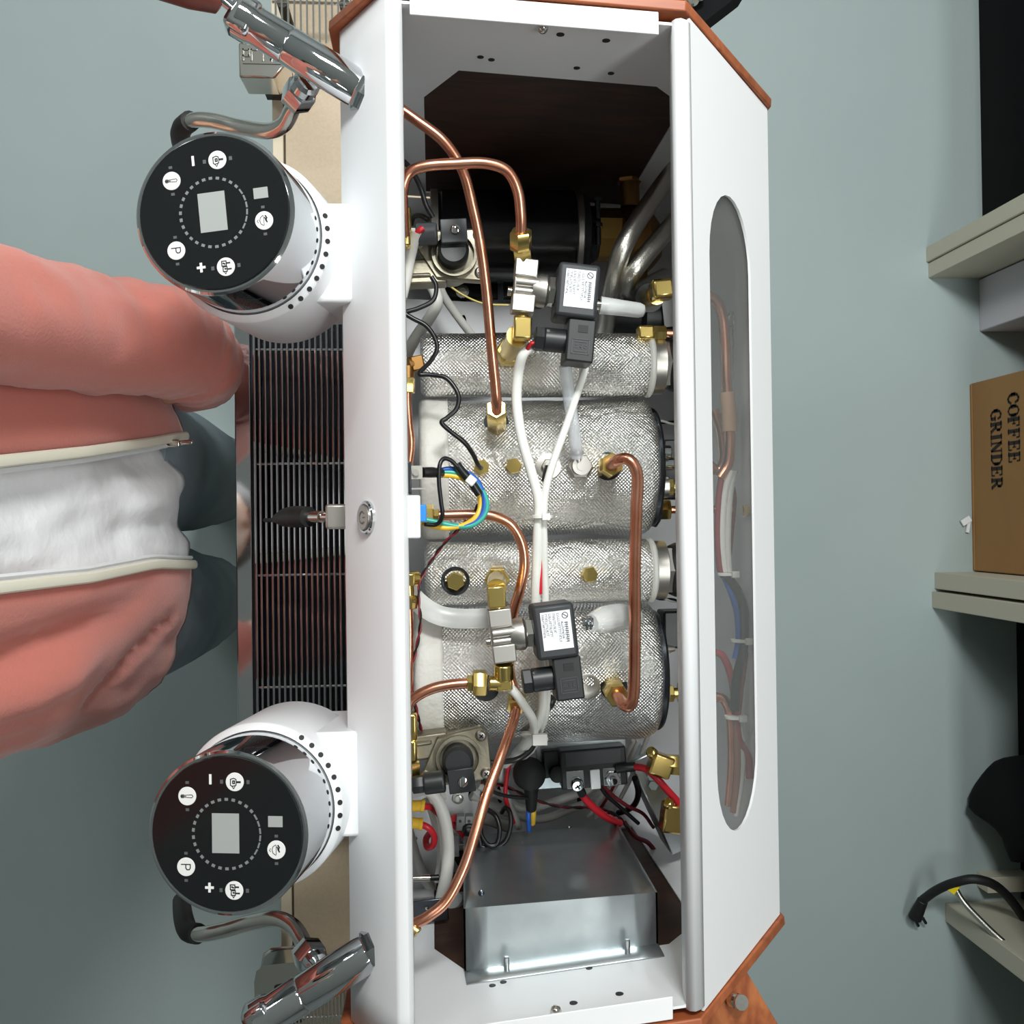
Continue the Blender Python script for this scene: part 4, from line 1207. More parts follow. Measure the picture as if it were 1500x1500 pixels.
# ------------------------------------------------------------------ solenoid valves
def solenoid(label, bx, by, z, rz, textdir):
    o = P(bx, by, z)
    M = rotm(rz)
    w = lambda a, b, c: o + M @ Vector((a, b, c))
    X, Y = M @ Vector((1, 0, 0)), M @ Vector((0, 1, 0))
    sv = thing('solenoid_valve', label, 'solenoid valve', (o.x, o.y, z - 0.02))
    g = G().box(w(0, 0.0135, 0), (0.0175, 0.0135, 0.017), M).box(w(0, -0.0135, 0), (0.0175, 0.0135, 0.017), M).box(w(0, 0, -0.001), (0.0165, 0.016, 0.014), M)
    build('body', g, M_NICKEL, sv, bevel=0.001)
    build('body_rib', G().cyl(w(-0.007, 0.0025, 0.0065), w(0.01, 0.0025, 0.0065), 0.0035).cyl(w(-0.007, -0.004, 0.0055), w(0.01, -0.004, 0.0055), 0.0028), M_NICKEL, sv)
    build('boss', G().lathe(w(0.006, -0.001, -0.001), X, [(0, 0.0105), (0.006, 0.0125), (0.0105, 0.0125), (0.0125, 0.0105)], 32), M_NICKEL, sv)
    build('hex_collar', G().hexnut(w(0.018, -0.001, -0.001), w(0.024, -0.001, -0.001), 0.0115), M_STEEL, sv)
    build('side_screw', G().cyl(w(-0.009, -0.004, 0.0), w(-0.0125, -0.004, 0.0), 0.0035, bev=0.0006), M_STEEL, sv)
    # coil
    cc = (0.0395, -0.001, -0.002)
    coil = build('coil', G().box(w(*cc), (0.0315, 0.041, 0.034), M), mat('coil_black', (44, 46, 49), 0.5), sv, bevel=0.0028)
    lab = build('rating_label', G().box(w(cc[0] + 0.001, cc[1] + 0.001, 0.0152), (0.0225, 0.0285, 0.0004), M), M_LABEL, coil)
    # printed lines; text runs towards -y
    L = []

    def word(x, y, n, h, wd=0.0009):
        yy = y
        rnd = random.Random(int(x * 1e6) + 5)
        for i in range(n):
            k = rnd.randint(0, 3)
            a = h * 0.5
            segs = [[(x - a, yy), (x + a, yy)], [(x + a, yy), (x + a, yy - h * .55)], [(x - a, yy), (x - a, yy - h * .5)], [(x - a, yy - h * .5), (x + a, yy - h * .5)]]
            for q in (segs[0], segs[1 + k % 3]):
                L.append((q, wd * .35))
            yy -= h * 0.85
    cx, cy = cc[0] + 0.001, cc[1] + 0.001
    circ = [(cx + 0.0072 + 0.0022 * math.cos(a * math.pi / 8), cy + 0.0105 + 0.0022 * math.sin(a * math.pi / 8)) for a in range(17)]
    L.append((circ, 0.0006)); L.append(([(cx + 0.0058, cy + 0.0115), (cx + 0.0086, cy + 0.0095)], 0.0007))
    for i in range(5):
        yy = cy + 0.0052 - i * 0.0031
        L.append(([(cx + 0.0062, yy), (cx + 0.0086, yy)], 0.0006)); L.append(([(cx + 0.0062, yy - 0.0018), (cx + 0.0086, yy - 0.0018)], 0.0005))
        L.append(([(cx + 0.0074, yy + 0.0003), (cx + 0.0074, yy - 0.0021)], 0.0006)); L.append(([(cx + 0.0084, yy + 0.0002), (cx + 0.0084, yy - 0.0020)], 0.0004))
    word(cx + 0.0045, cy + 0.006, 14, 0.0011); word(cx + 0.0021, cy + 0.0125, 16, 0.0016); word(cx - 0.0013, cy + 0.0125, 11, 0.0016)
    word(cx - 0.0043, cy + 0.0125, 13, 0.0016); word(cx - 0.0071, cy + 0.0125, 13, 0.0015); word(cx - 0.0096, cy + 0.0125, 15, 0.0014)
    build('label_print', G().strokes(L, w(0, 0, 0.0154), X, Y, 0.0004, 0.0001), M_INK, coil, flat=True)
    # connector
    kc = (0.0455, -0.0375, -0.004)
    con = build('connector', G().box(w(kc[0], kc[1], kc[2]), (0.0215, 0.033, 0.030), M), M_BLACK, sv, bevel=0.0015)
    build('latch_window', G().box(w(kc[0] + 0.001, kc[1] + 0.0085, kc[2] + 0.0152), (0.0075, 0.0055, 0.0006), M), M_RUBBER, con)
    rx, ry = kc[0], kc[1] - 0.005
    fr = [[(rx - 0.0065, ry - 0.0055), (rx + 0.0065, ry - 0.0055), (rx + 0.0065, ry + 0.0055), (rx - 0.0065, ry + 0.0055), (rx - 0.0065, ry - 0.0055)]]
    fr += [[(rx - 0.0045, ry + 0.0036), (rx + 0.0045, ry + 0.0036)], [(rx - 0.0045, ry - 0.0036), (rx + 0.0045, ry - 0.0036)]]
    # moulded mark "ePm"
    mk = [[(rx + 0.0045, ry + .001), (rx + 0.003, ry + .001), (rx + .003, ry - .001), (rx + .0045, ry - .001)], [(rx + .001, ry + .0014), (rx - .0002, ry + .0014), (rx - .0002, ry - .0004), (rx + .001, ry - .0004)], [(rx + .001, ry + .0014), (rx + .001, ry - .0018)], [(rx - .002, ry - .001), (rx - .002, ry + .001), (rx - .0044, ry + .001), (rx - .0044, ry - .001)], [(rx - .0032, ry + .001), (rx - .0032, ry - .001)]]
    build('moulded_mark', G().strokes([(q, 0.0005) for q in fr + mk], w(0, 0, kc[2] + 0.0151), X, Y, 0.0005, 0.0004), M_DGREY, con)
    build('gland', G().cyl(w(kc[0] - 0.010, kc[1], kc[2] + 0.002), w(kc[0] - 0.027, kc[1], kc[2] + 0.002), 0.0092, bev=0.001), M_BLACK, con)
    build('gland_nut', G().hexnut(w(kc[0] - 0.0265, kc[1], kc[2] + 0.002), w(kc[0] - 0.034, kc[1], kc[2] + 0.002), 0.0098), M_BLACK, con)
    return sv, w


sv1, w1 = solenoid('solenoid valve with white rating label over the slim top boiler', 768, 421, 1.175, -6, 1)
sv2, w2 = solenoid('solenoid valve with white rating label over the lower large boiler', 735, 930, 1.175, 6, 1)
build('outlet_elbow', G().box(P(765, 482, 1.175), (0.0135, 0.017, 0.014), rotm(-3)).cyl(P(764, 462, 1.175), P(764, 476, 1.175), 0.006), M_BRASS, sv1, bevel=0.0015)
build('outlet_stem', G().cyl(P(758, 492, 1.165), P(744, 520, 1.10), 0.0085).hexnut(P(747, 513, 1.112), P(742, 522, 1.093), 0.0115), M_BRASS, sv1)
tc = thing('silicone_cap', 'translucent silicone cap on the upper solenoid valve spout', 'cap', P(915, 452, 1.15))  # a translucent silicone cap over the valve spout
build('sleeve', G().lathe(P(879, 447, 1.165), P(948, 456, 1.165) - P(879, 447, 1.165), [(0, 0.0068), (0.018, 0.0062), (0.031, 0.0058), (0.0345, 0.0045), (0.036, 0.001)], 20), M_CLOUDY, tc)
build('spout', G().cyl(P(872, 446, 1.165), P(890, 448, 1.165), 0.004), M_STEEL, tc)
build('inlet_block', G().box(P(727, 874, 1.178), (0.0135, 0.0165, 0.013), rotm(4)).cyl(P(728, 886, 1.175), P(729, 893, 1.175), 0.006), M_BRASS, sv2, bevel=0.0012)
build('inlet_riser', G().cyl(P(727, 862, 1.17), P(728, 846, 1.10), 0.0075).hexnut(P(728, 850, 1.112), P(728, 846, 1.098), 0.0105), M_BRASS, sv2)
build('outlet_elbow', G().cyl(P(738, 972, 1.175), P(739, 995, 1.172), 0.0075).box(P(738, 1000, 1.172), (0.012, 0.011, 0.011), rotm(5)).cyl(P(735, 1001, 1.172), P(716, 1001, 1.172), 0.0058), M_BRASS, sv2, bevel=0.001)
build('terminal_screw', G().cyl(P(853, 912, 1.168), P(868, 913, 1.168), 0.0045).hexnut(P(857, 912, 1.168), P(861, 912, 1.168), 0.0065).hexnut(P(863, 912, 1.168), P(866, 912, 1.168), 0.006), M_CHROME, sv2)

# ------------------------------------------------------------------ copper pipes
CR = 0.0041


def pipe(label, pts, r=CR, ends=()):
    t = thing('copper_pipe', label, 'copper pipe', P(*min(pts, key=lambda q: q[2])))
    build('tube', G().tube(path(pts), r, 16, seg=9), M_COPPER, t)
    for kind, a, b, rr in ends:
        build('nut', G().hexnut(P(*a), P(*b), rr, rot=random.random()), M_BRASS, t)
    return t


pipe('copper pipe sweeping from the front corner down to the large upper boiler',
     [(580, 155, 1.19), (610, 176, 1.19), (650, 207, 1.188), (678, 250, 1.183), (693, 305, 1.178), (704, 360, 1.172), (713, 430, 1.165), (720, 510, 1.158), (727, 580, 1.15), (728, 606, 1.14)], CR,
     [('n', (727, 598, 1.142), (728, 624, 1.10), 0.0088)])
pipe('arched copper pipe rising over the flow valve to the upper solenoid',
     [(592, 345, 1.185), (590, 310, 1.195), (590, 278, 1.20), (600, 253, 1.203), (625, 243, 1.205), (665, 240, 1.205), (710, 239, 1.205), (742, 250, 1.203), (758, 278, 1.20), (763, 315, 1.195), (763, 345, 1.188)], CR,
     [('n', (763, 338, 1.19), (763, 365, 1.18), 0.0085), ('n', (764, 366, 1.18), (766, 383, 1.177), 0.0072)])
pipe('long copper pipe bridging the two large boilers near the rear rim',
     [(893, 684, 1.125), (903, 675, 1.15), (918, 672, 1.158), (930, 684, 1.16), (934, 705, 1.16), (932, 750, 1.16), (930, 830, 1.16), (930, 920, 1.16), (929, 1000, 1.16), (925, 1030, 1.16), (916, 1034, 1.155), (906, 1022, 1.14), (899, 1010, 1.12)], 0.0047,
     [('n', (889, 685, 1.103), (897, 680, 1.132), 0.0098), ('n', (897, 1006, 1.103), (905, 1020, 1.135), 0.0098)])
pipe('copper pipe bending from the power switch side down under the lower solenoid',
     [(640, 755, 1.145), (690, 754, 1.145), (722, 756, 1.145), (748, 768, 1.143), (764, 795, 1.14), (768, 828, 1.138), (762, 862, 1.135), (752, 896, 1.13), (745, 935, 1.125), (747, 985, 1.125), (756, 1020, 1.125)], CR,
     [('n', (622, 755, 1.145), (635, 755, 1.145), 0.0088), ('n', (635, 755, 1.145), (643, 755, 1.145), 0.0055)])
pipe('copper pipe running diagonally from the lower boiler to the front corner',
     [(757, 1030, 1.12), (752, 1056, 1.13), (735, 1105, 1.15), (713, 1165, 1.165), (697, 1218, 1.175), (680, 1270, 1.182), (655, 1318, 1.187), (628, 1342, 1.19), (605, 1354, 1.19)], CR,
     [('n', (757, 1020, 1.112), (755, 1038, 1.125), 0.0078), ('n', (608, 1353, 1.19), (598, 1366, 1.19), 0.0066)])
pipe('short copper pipe from the front wall to the lower solenoid outlet',
     [(592, 1045, 1.172), (604, 1025, 1.172), (630, 1010, 1.172), (660, 1003, 1.172), (695, 1000, 1.172)], CR,
     [('n', (684, 1001, 1.172), (692, 1001, 1.172), 0.0068), ('n', (692, 1000, 1.172), (713, 1000, 1.172), 0.0100)])
pipe('thin copper riser by the front wall above the power switch',
     [(597, 560, 1.12), (597, 590, 1.12), (599, 620, 1.12), (602, 650, 1.12), (599, 680, 1.12), (598, 705, 1.12)], 0.0033,
     [('n', (597, 553, 1.12), (597, 576, 1.12), 0.0062)])
pipe('thin copper riser by the front wall below the power switch',
     [(599, 890, 1.12), (600, 920, 1.12), (600, 960, 1.12), (599, 1000, 1.12), (599, 1040, 1.12)], 0.0033,
     [('n', (599, 872, 1.12), (599, 892, 1.12), 0.0066)])


def brass_tee(label, pts):
    t = thing('brass_fitting', label, 'fitting', P(*pts[0]))
    return t


t = thing('brass_tee', 'dull brass tee on the front wall above the power switch', 'fitting', P(600, 535, 1.09))
build('body', G().cyl(P(596, 535, 1.12), P(618, 533, 1.115), 0.0062).cyl(P(597, 535, 1.12), P(597, 556, 1.12), 0.0055).box(P(612, 533, 1.118), (0.010, 0.012, 0.012), rotm(10)), M_BRONZE, t, bevel=0.001)
t = thing('brass_tee', 'bright brass tee on the front wall below the power switch', 'fitting', P(600, 850, 1.09))
build('body', G().cyl(P(594, 849, 1.12), P(613, 847, 1.115), 0.0062).cyl(P(598, 850, 1.12), P(599, 874, 1.12), 0.0045).box(P(599, 849, 1.122), (0.010, 0.010, 0.010)), M_BRASS, t, bevel=0.001)
t = thing('brass_manifold', 'stacked brass blocks on the front wall beside the upper flow valve', 'fitting', P(592, 345, 1.08))
build('upper_block', G().box(P(591, 323, 1.15), (0.012, 0.018, 0.016)), M_BRASS, t, bevel=0.002)
build('lower_block', G().box(P(592, 347, 1.14), (0.010, 0.018, 0.016)), M_BRASS, t, bevel=0.002)
build('outlet', G().cyl(P(592, 360, 1.12), P(594, 405, 1.10), 0.008), M_BRASS, t)
t = thing('brass_manifold', 'stacked brass blocks on the front wall beside the lower flow valve', 'fitting', P(603, 1080, 1.08))
build('upper_block', G().box(P(602, 1063, 1.12), (0.010, 0.022, 0.016)), M_BRASS, t, bevel=0.002)
build('lower_block', G().box(P(602, 1098, 1.12), (0.010, 0.018, 0.016)), M_BRASS, t, bevel=0.002)
build('nut', G().hexnut(P(604, 1116, 1.12), P(604, 1138, 1.12), 0.007), M_BRASS, t)
t = thing('brass_block', 'brass junction block with nut beside the lower relay near the rear rim', 'fitting', P(970, 1115, 1.0))
build('block', G().box(P(967, 1120, 1.03), (0.020, 0.020, 0.018), rotm(-20)).cyl(P(958, 1105, 1.035), P(952, 1100, 1.04), 0.005), M_BRASS, t, bevel=0.002)
build('nut', G().hexnut(P(976, 1119, 1.03), P(998, 1121, 1.03), 0.0095), M_BRASS, t)
t = thing('brass_block', 'lone brass block lower down by the rear rim', 'fitting', P(985, 1197, 1.0))
build('block', G().box(P(985, 1197, 1.02), (0.020, 0.026, 0.02), rotm(-8)).cyl(P(980, 1180, 1.03), P(978, 1174, 1.034), 0.005), M_BRASS, t, bevel=0.002)
t = thing('manifold_plate', 'slanted grey manifold plate under the red cable by the rear rim', 'plate', P(965, 1160, 0.9))
build('plate', G().box(P(960, 1168, 0.95), (0.022, 0.10, 0.05), rotm(24)), M_GALV, t, bevel=0.002)
for q in ((955, 1137), (957, 1151)):
    build('bolt', G().hexnut(P(*q, 0.976), P(*q, 0.984), 0.005), M_CHROME, t)

# ------------------------------------------------------------------ tubes, cables and wires
def line(name, label, cat, m, pts, r, part='core', n=10, flat=None, group=None):
    t = thing(name, label, cat, P(*min(pts, key=lambda q: q[2])), group)
    build(part, G().tube(path(pts), r, n, flat=flat), m, t)
    return t


def tie(px, py, z, parent, ax, r=0.006, head=(0.006, 0.005, 0.005)):
    p = P(px, py, z)
    build('zip_tie', G().lathe(p - Vector(ax).normalized() * 0.0015, ax, [(0, r), (0.0004, r + 0.0008), (0.0026, r + 0.0008), (0.003, r)], 20).box(p + Vector((r * 0.3, 0, r)), head), M_CREAM, parent)


# white sleeved cable pair over the boilers
c = line('white_cable', 'thick white cable from the upper solenoid connector down over the boilers', 'cable', M_CREAM,
         [(778, 508, 1.165), (766, 520, 1.165), (759, 548, 1.155), (757, 590, 1.15), (764, 640, 1.15), (778, 690, 1.15), (789, 735, 1.148), (788, 780, 1.143), (786, 830, 1.135), (785, 885, 1.128), (790, 950, 1.125), (796, 1010, 1.125), (792, 1048, 1.12), (775, 1080, 1.08), (755, 1105, 1.03)], 0.0041)
tie(794, 757, 1.147, c, (0, 1, 0), 0.0075)
build('red_core', G().tube(path([(786, 503, 1.172), (778, 504, 1.172), (772, 512, 1.168)]), 0.0018), M_RED, c)
line('white_cable', 'thinner white cable crossing from the upper connector to the zip tie', 'cable', M_CREAM,
     [(858, 538, 1.15), (845, 578, 1.15), (828, 628, 1.15), (812, 672, 1.152), (800, 715, 1.15), (796, 757, 1.147), (797, 800, 1.14), (798, 850, 1.13), (799, 890, 1.126), (801, 980, 1.122), (800, 1040, 1.118), (790, 1072, 1.08), (778, 1100, 1.03)], 0.0031)
line('clear_tube', 'clear silicone tube running down to the steel hose fitting', 'tube', M_CLEAR,
     [(828, 536, 1.155), (833, 575, 1.148), (839, 620, 1.14), (844, 655, 1.128), (845, 668, 1.122)], 0.0052)
line('red_wire', 'red wire running between the white cables into the lower solenoid', 'wire', M_RED,
     [(800, 700, 1.125), (796, 722, 1.14), (793, 757, 1.147), (792, 810, 1.138), (792, 870, 1.132)], 0.0014)
line('wire_boot', 'black boot on the middle boiler probe wire', 'boot', M_BLACK, [(804, 684, 1.122), (801, 694, 1.124), (799, 704, 1.126)], 0.0034)
c = line('white_cable', 'white cable leaving the lower solenoid connector towards the bundle', 'cable', M_CREAM,
         [(748, 1008, 1.165), (757, 1018, 1.16), (768, 1034, 1.15), (780, 1054, 1.13), (782, 1075, 1.09), (768, 1096, 1.05), (740, 1120, 1.0)], 0.0036)
tie(783, 1079, 1.09, c, (0.3, 1, -.4), 0.011, (0.012, 0.009, 0.006))
line('white_cable', 'white cable curving below the lower boiler to the left', 'cable', M_CREAM,
     [(800, 1040, 1.10), (788, 1080, 1.05), (765, 1108, 1.0), (735, 1122, 0.96), (700, 1124, 0.93)], 0.0045)
line('silicone_sleeve', 'flat cloudy sleeve lying between the lower boilers on the front side', 'sleeve', M_CLOUDY,
     [(598, 866, 1.10), (615, 884, 1.105), (640, 900, 1.11), (670, 906, 1.112), (716, 906, 1.115)], 0.0085, flat=0.35)
line('silicone_sleeve', 'cloudy sleeve tapering from the lower solenoid screw to the rear', 'sleeve', M_CLOUDY,
     [(866, 913, 1.155), (884, 908, 1.145), (905, 904, 1.13), (928, 904, 1.115), (940, 908, 1.105)], [0.0075, 0.011, 0.0115, 0.009, 0.002])
# black capillary in a zigzag
line('capillary_tube', 'black capillary tube zigzagging from the flow valve to a brass nut', 'tube', M_CABLEB,
     [(632, 405, 1.14), (639, 420, 1.14), (634, 440, 1.14), (612, 452, 1.14), (594, 458, 1.14), (604, 466, 1.14), (624, 477, 1.14), (637, 495, 1.14), (640, 512, 1.14), (630, 530, 1.138), (614, 547, 1.136), (630, 549, 1.136), (654, 554, 1.138), (671, 577, 1.14), (669, 598, 1.14), (655, 612, 1.14), (647, 619, 1.14), (660, 632, 1.138), (680, 648, 1.135), (692, 664, 1.13), (700, 680, 1.122), (705, 685, 1.115)], 0.0019)
line('black_cable', 'black cable running along the front wall to the upper flow valve', 'cable', M_CABLEB,
     [(584, 230, 1.17), (602, 248, 1.16), (616, 275, 1.15), (624, 300, 1.145), (634, 318, 1.14)], 0.0021)
line('black_cable', 'short black cable looping behind the brass manifold to the upper connector', 'cable', M_CABLEB,
     [(602, 330, 1.12), (606, 318, 1.125), (616, 316, 1.13), (628, 322, 1.132)], 0.0021)
c = line('white_cable', 'white cable with red core by the upper brass manifold', 'cable', M_CABLEW,
         [(610, 338, 1.14), (606, 352, 1.135), (600, 378, 1.125), (594, 410, 1.12), (588, 435, 1.12)], 0.0048)
build('red_core', G().tube(path([(620, 334, 1.142), (614, 338, 1.142), (609, 344, 1.140)]), 0.0024), M_RED, c)
line('white_cable', 'white cable on the floor pan left of the slim top boiler', 'cable', M_CABLEW,
     [(622, 405, 1.0), (636, 425, 1.0), (640, 445, 1.0), (628, 468, 1.0), (612, 490, 1.0), (598, 515, 1.0), (590, 540, 1.0)], 0.0055)
line('white_cable', 'white cable slipping under the slim top boiler', 'cable', M_CABLEW,
     [(640, 405, 0.98), (648, 430, 0.97), (662, 452, 0.96), (678, 474, 0.95), (692, 492, 0.94)], 0.0042)
line('yellow_wire', 'thin yellow wire drooping across the motor bracket', 'wire', mat('thin_yellow', (196, 176, 92), 0.4),
     [(640, 400, 1.0), (658, 418, 1.0), (682, 434, 1.0), (710, 445, 1.0), (745, 447, 1.0)], 0.0009)
# switch harness
sw = thing('switch_connector', 'bright blue connector on the back of the power switch', 'connector', P(610, 755, 1.15))
build('housing', G().box(P(613, 752, 1.18), (0.012, 0.013, 0.012)).box(P(608, 768, 1.18), (0.005, 0.004, 0.006)), M_BLUEP, sw, bevel=0.001)
sb = thing('switch_bracket', 'grey metal terminal strip on the front wall beside the blue connector', 'bracket', P(598, 700, 1.14))
build('strip', G().box(P(597, 700, 1.18), (0.006, 0.024, 0.01)), M_DSTEEL, sb, bevel=0.0006)
build('lug', G().box(P(609, 692, 1.183), (0.010, 0.010, 0.002)).cyl(P(609, 692, 1.184), P(609, 692, 1.187), 0.0025), M_NICKEL, sb)
build('blade', G().box(P(611, 716, 1.18), (0.013, 0.0012, 0.004)), M_NICKEL, sb)
hz = 1.165
for nm, lab, m, pts in (
        ('blue_wire', 'blue wire looping from the power switch terminal', M_BLUE, [(642, 690, hz), (660, 687, hz), (682, 692, hz), (699, 705, hz), (709, 727, hz), (708, 748, hz), (698, 762, hz), (680, 770, hz)]),
        ('green_wire', 'green wire looping widest from the power switch terminal', M_TEAL, [(642, 692, hz), (662, 692, hz), (684, 697, hz), (702, 712, hz), (713, 735, hz), (709, 755, hz), (692, 769, hz), (670, 771, hz), (645, 766, hz), (618, 760, hz)]),
        ('yellow_wire', 'yellow wire looping from the power switch terminal', M_YELLOW, [(642, 696, hz), (662, 697, hz), (682, 703, hz), (698, 718, hz), (704, 738, hz - .002), (698, 756, hz), (682, 768, hz), (660, 773, hz), (640, 772, hz), (616, 765, hz)]),
        ('black_wire', 'black wire arching over the power switch harness', M_CABLEB, [(670, 683, hz + .006), (660, 674, hz + .008), (650, 672, hz + .01), (644, 682, hz + .012), (643, 705, hz + .012), (646, 735, hz + .012), (648, 755, hz + .01), (640, 768, hz + .006), (622, 768, hz + .004)])):
    line(nm, lab, 'wire', m, pts, 0.0021 if m is not M_CABLEB else 0.0017)
sl_ = thing('cable_sleeve', 'black heat-shrink sleeve on the power switch terminal lead', 'sleeve', P(632, 692, hz - .01))
build('shrink', G().tube(path([(619, 692, 1.182), (632, 692, 1.178), (646, 693, hz + .002)]), [0.004, 0.0042, 0.0036]), M_CABLEB, sl_)
sl_ = thing('cable_sleeve', 'black heat-shrink sleeve with white tie across the coloured loop', 'sleeve', P(685, 700, hz - .01))
build('shrink', G().tube(path([(669, 680, hz + .004), (678, 692, hz + .004), (690, 706, hz + .004), (702, 724, hz + .002)]), 0.0034), M_CABLEB, sl_)
build('zip_tie', G().box(P(690, 704, hz + .008), (0.007, 0.007, 0.006), rotm(-40)), M_CREAM, sl_, bevel=0.001)
# twisted red / black pair along the front ends of the boilers


def twisted(name, label, pts, r, m1, m2, amp=None, twist=90):
    ctr = path(pts)
    g = G().tube(ctr, r, 6, seg=8)
    cl = [Vector(g.v[i * 6]) * 0 + sum((g.v[i * 6 + k] for k in range(6)), Vector()) / 6 for i in range(len(g.v) // 6)]
    a, b = [], []
    s = 0
    amp = amp or r
    for i, p in enumerate(cl):
        if i:
            s += (cl[i] - cl[i - 1]).length
        d = (cl[min(i + 1, len(cl) - 1)] - cl[max(i - 1, 0)]).normalized()
        u = d.cross(Vector((0, 0, 1)))
        if u.length < 1e-4:
            u = Vector((1, 0, 0))
        u.normalize()
        w = d.cross(u)
        o = (u * math.cos(s * twist * 2) + w * math.sin(s * twist * 2)) * amp
        a.append(p + o); b.append(p - o)
    t = thing(name, label, 'wire', P(*min(pts, key=lambda q: q[2])))
    build('strand', G().tube(a, r, 6, smooth=False), m1, t)
    build('strand', G().tube(b, r, 6, smooth=False), m2, t)


twisted('twisted_pair', 'twisted red and black wire pair hugging the front ends of the boilers',
        [(700, 740, 1.15), (690, 755, 1.14), (672, 775, 1.13), (650, 797, 1.125), (632, 822, 1.12), (618, 845, 1.12), (613, 875, 1.12), (616, 910, 1.12), (612, 940, 1.12), (603, 980, 1.12), (604, 1010, 1.12), (610, 1040, 1.115), (617, 1070, 1.10)], 0.0008, M_DRED, M_CABLEB, 0.0008, 140)
for py, lab in ((558, 0), (647, 1), (872, 2)):
    twisted('twisted_pair', ['twisted black and white pair beside the upper end cap', 'twisted black and white pair beside the boiler studs', 'twisted black and white pair below the middle end cap'][lab],
            [(948, py + 58 if lab == 0 else py, 1.02), (966, py + 60 if lab == 0 else py + 4, 1.02), (1000, py + 62 if lab == 0 else py + 10, 1.02)], 0.0011, M_CABLEW, M_CABLEB, 0.0011, 130)

# ------------------------------------------------------------------ solid state relay on its plate
zr = 1.0
rel = thing('solid_state_relay', 'black solid state relay with two big screw terminals on a metal plate', 'relay', P(858, 1125, zr - .05))
Mr = rotm(3)
pc_ = P(856, 1124, zr)
wr = lambda a, b, c: pc_ + Mr @ Vector((a, b, c))
build('mounting_plate', G().box(wr(0, 0.002, -0.016), (0.086, 0.046, 0.003), Mr), M_GALV, rel, bevel=0.0006)
build('body', G().box(wr(0.008, 0, -0.004), (0.062, 0.036, 0.02), Mr).box(wr(-0.029, 0.004, -0.010), (0.018, 0.026, 0.010), Mr), M_BLACK, rel, bevel=0.0016)
build('cover', G().box(wr(0.008, 0.010, 0.0065), (0.052, 0.013, 0.001), Mr), M_DGREY, rel, bevel=0.0003)
build('side_cap', G().lathe(wr(-0.026, -0.004, -0.008), (0, 0, 1), [(0, 0.0075), (0.012, 0.0075), (0.013, 0.006)], 20), M_RUBBER, rel)
for a, sc in ((-0.010, True), (0.0245, False)):
    tm = build('terminal', G().box(wr(a, -0.009, 0.006), (0.0165, 0.0165, 0.0015), Mr), M_CHROME, rel, bevel=0.0006)
    if sc:
        build('screw', G().lathe(wr(a + 0.001, -0.012, 0.0065), Mr @ Vector((0, -.25, 1)), [(0, 0.006), (0.005, 0.006), (0.007, 0.0048), (0.0074, 0.002)], 24), M_CHROME, tm)
        build('cross_slot', G().box(wr(a + 0.001, -0.0138, 0.0137), (0.006, 0.0014, 0.0008), Mr @ rotm(30)).box(wr(a + 0.001, -0.0138, 0.0137), (0.0014, 0.006, 0.0008), Mr @ rotm(30)), M_RUBBER, tm)
    else:
        build('screw', G().hexnut(wr(a, -0.010, 0.0065), wr(a, -0.011, 0.0115), 0.0075).cyl(wr(a, -0.011, 0.0115), wr(a, -0.012, 0.0145), 0.0035), M_CHROME, tm)
build('wire_clip', G().box(wr(0.0085, -0.010, 0.0065), (0.009, 0.018, 0.004), Mr), M_LABEL, rel, bevel=0.0006)
fh = thing('fuse_holder', 'round black rubber boot with blue and yellow wires beside the relay', 'boot', P(775, 1132, 0.93))
build('boot', G().lathe(P(773, 1130, 0.99), (0.05, 0.05, 1), [(0, 0.014), (0.012, 0.0155), (0.022, 0.0135), (0.026, 0.008)], 28), M_RUBBER, fh)
build('neck', G().tube(path([(776, 1138, 1.005), (778, 1160, 1.0), (778, 1185, 0.99)]), [0.009, 0.0065, 0.005]), M_RUBBER, fh)
build('blue_lead', G().tube(path([(775, 1176, 0.99), (774, 1195, 0.99), (775, 1216, 0.98)]), 0.0024), M_BLUE, fh)
build('yellow_lead', G().tube(path([(780, 1176, 0.99), (781, 1190, 0.99), (780, 1206, 0.98)]), 0.0028), M_YELLOW, fh)
line('red_cable', 'thick red cable from the right relay terminal to the rear rim', 'cable', M_RED,
     [(928, 1123, 1.01), (945, 1126, 1.02), (962, 1140, 1.025), (978, 1158, 1.025), (1000, 1182, 1.025), (1020, 1205, 1.02)], 0.0034)
line('cable_lug', 'black insulated lug on the right relay terminal', 'lug', M_BLACK, [(903, 1126, 1.008), (916, 1124, 1.01), (930, 1123, 1.01)], 0.0045)
line('red_cable', 'red cable dropping from the left relay terminal behind the galvanised box', 'cable', M_RED,
     [(846, 1148, 1.0), (854, 1166, 0.99), (872, 1185, 0.98), (890, 1198, 0.97), (908, 1206, 0.95)], 0.0036)
line('cable_lug', 'black insulated lug on the left relay terminal', 'lug', M_BLACK, [(845, 1140, 1.004), (848, 1152, 1.0), (853, 1163, 0.993)], 0.0042)
line('dark_red_wire', 'dark red signal wire running from the relay clip to the corner', 'wire', M_DRED,
     [(876, 1138, 1.005), (892, 1160, 0.99), (918, 1180, 0.97), (942, 1192, 0.95), (957, 1212, 0.93)], 0.0018)
line('black_wire', 'black signal wire running from the relay clip to the corner', 'wire', M_CABLEB,
     [(872, 1138, 1.005), (886, 1162, 0.99), (908, 1182, 0.97), (935, 1206, 0.95)], 0.0020)
line('black_cable', 'black cable curling down beside the manifold plate', 'cable', M_CABLEB,
     [(930, 1140, 0.98), (935, 1160, 0.96), (930, 1178, 0.94), (915, 1188, 0.92), (890, 1194, 0.9)], 0.003)
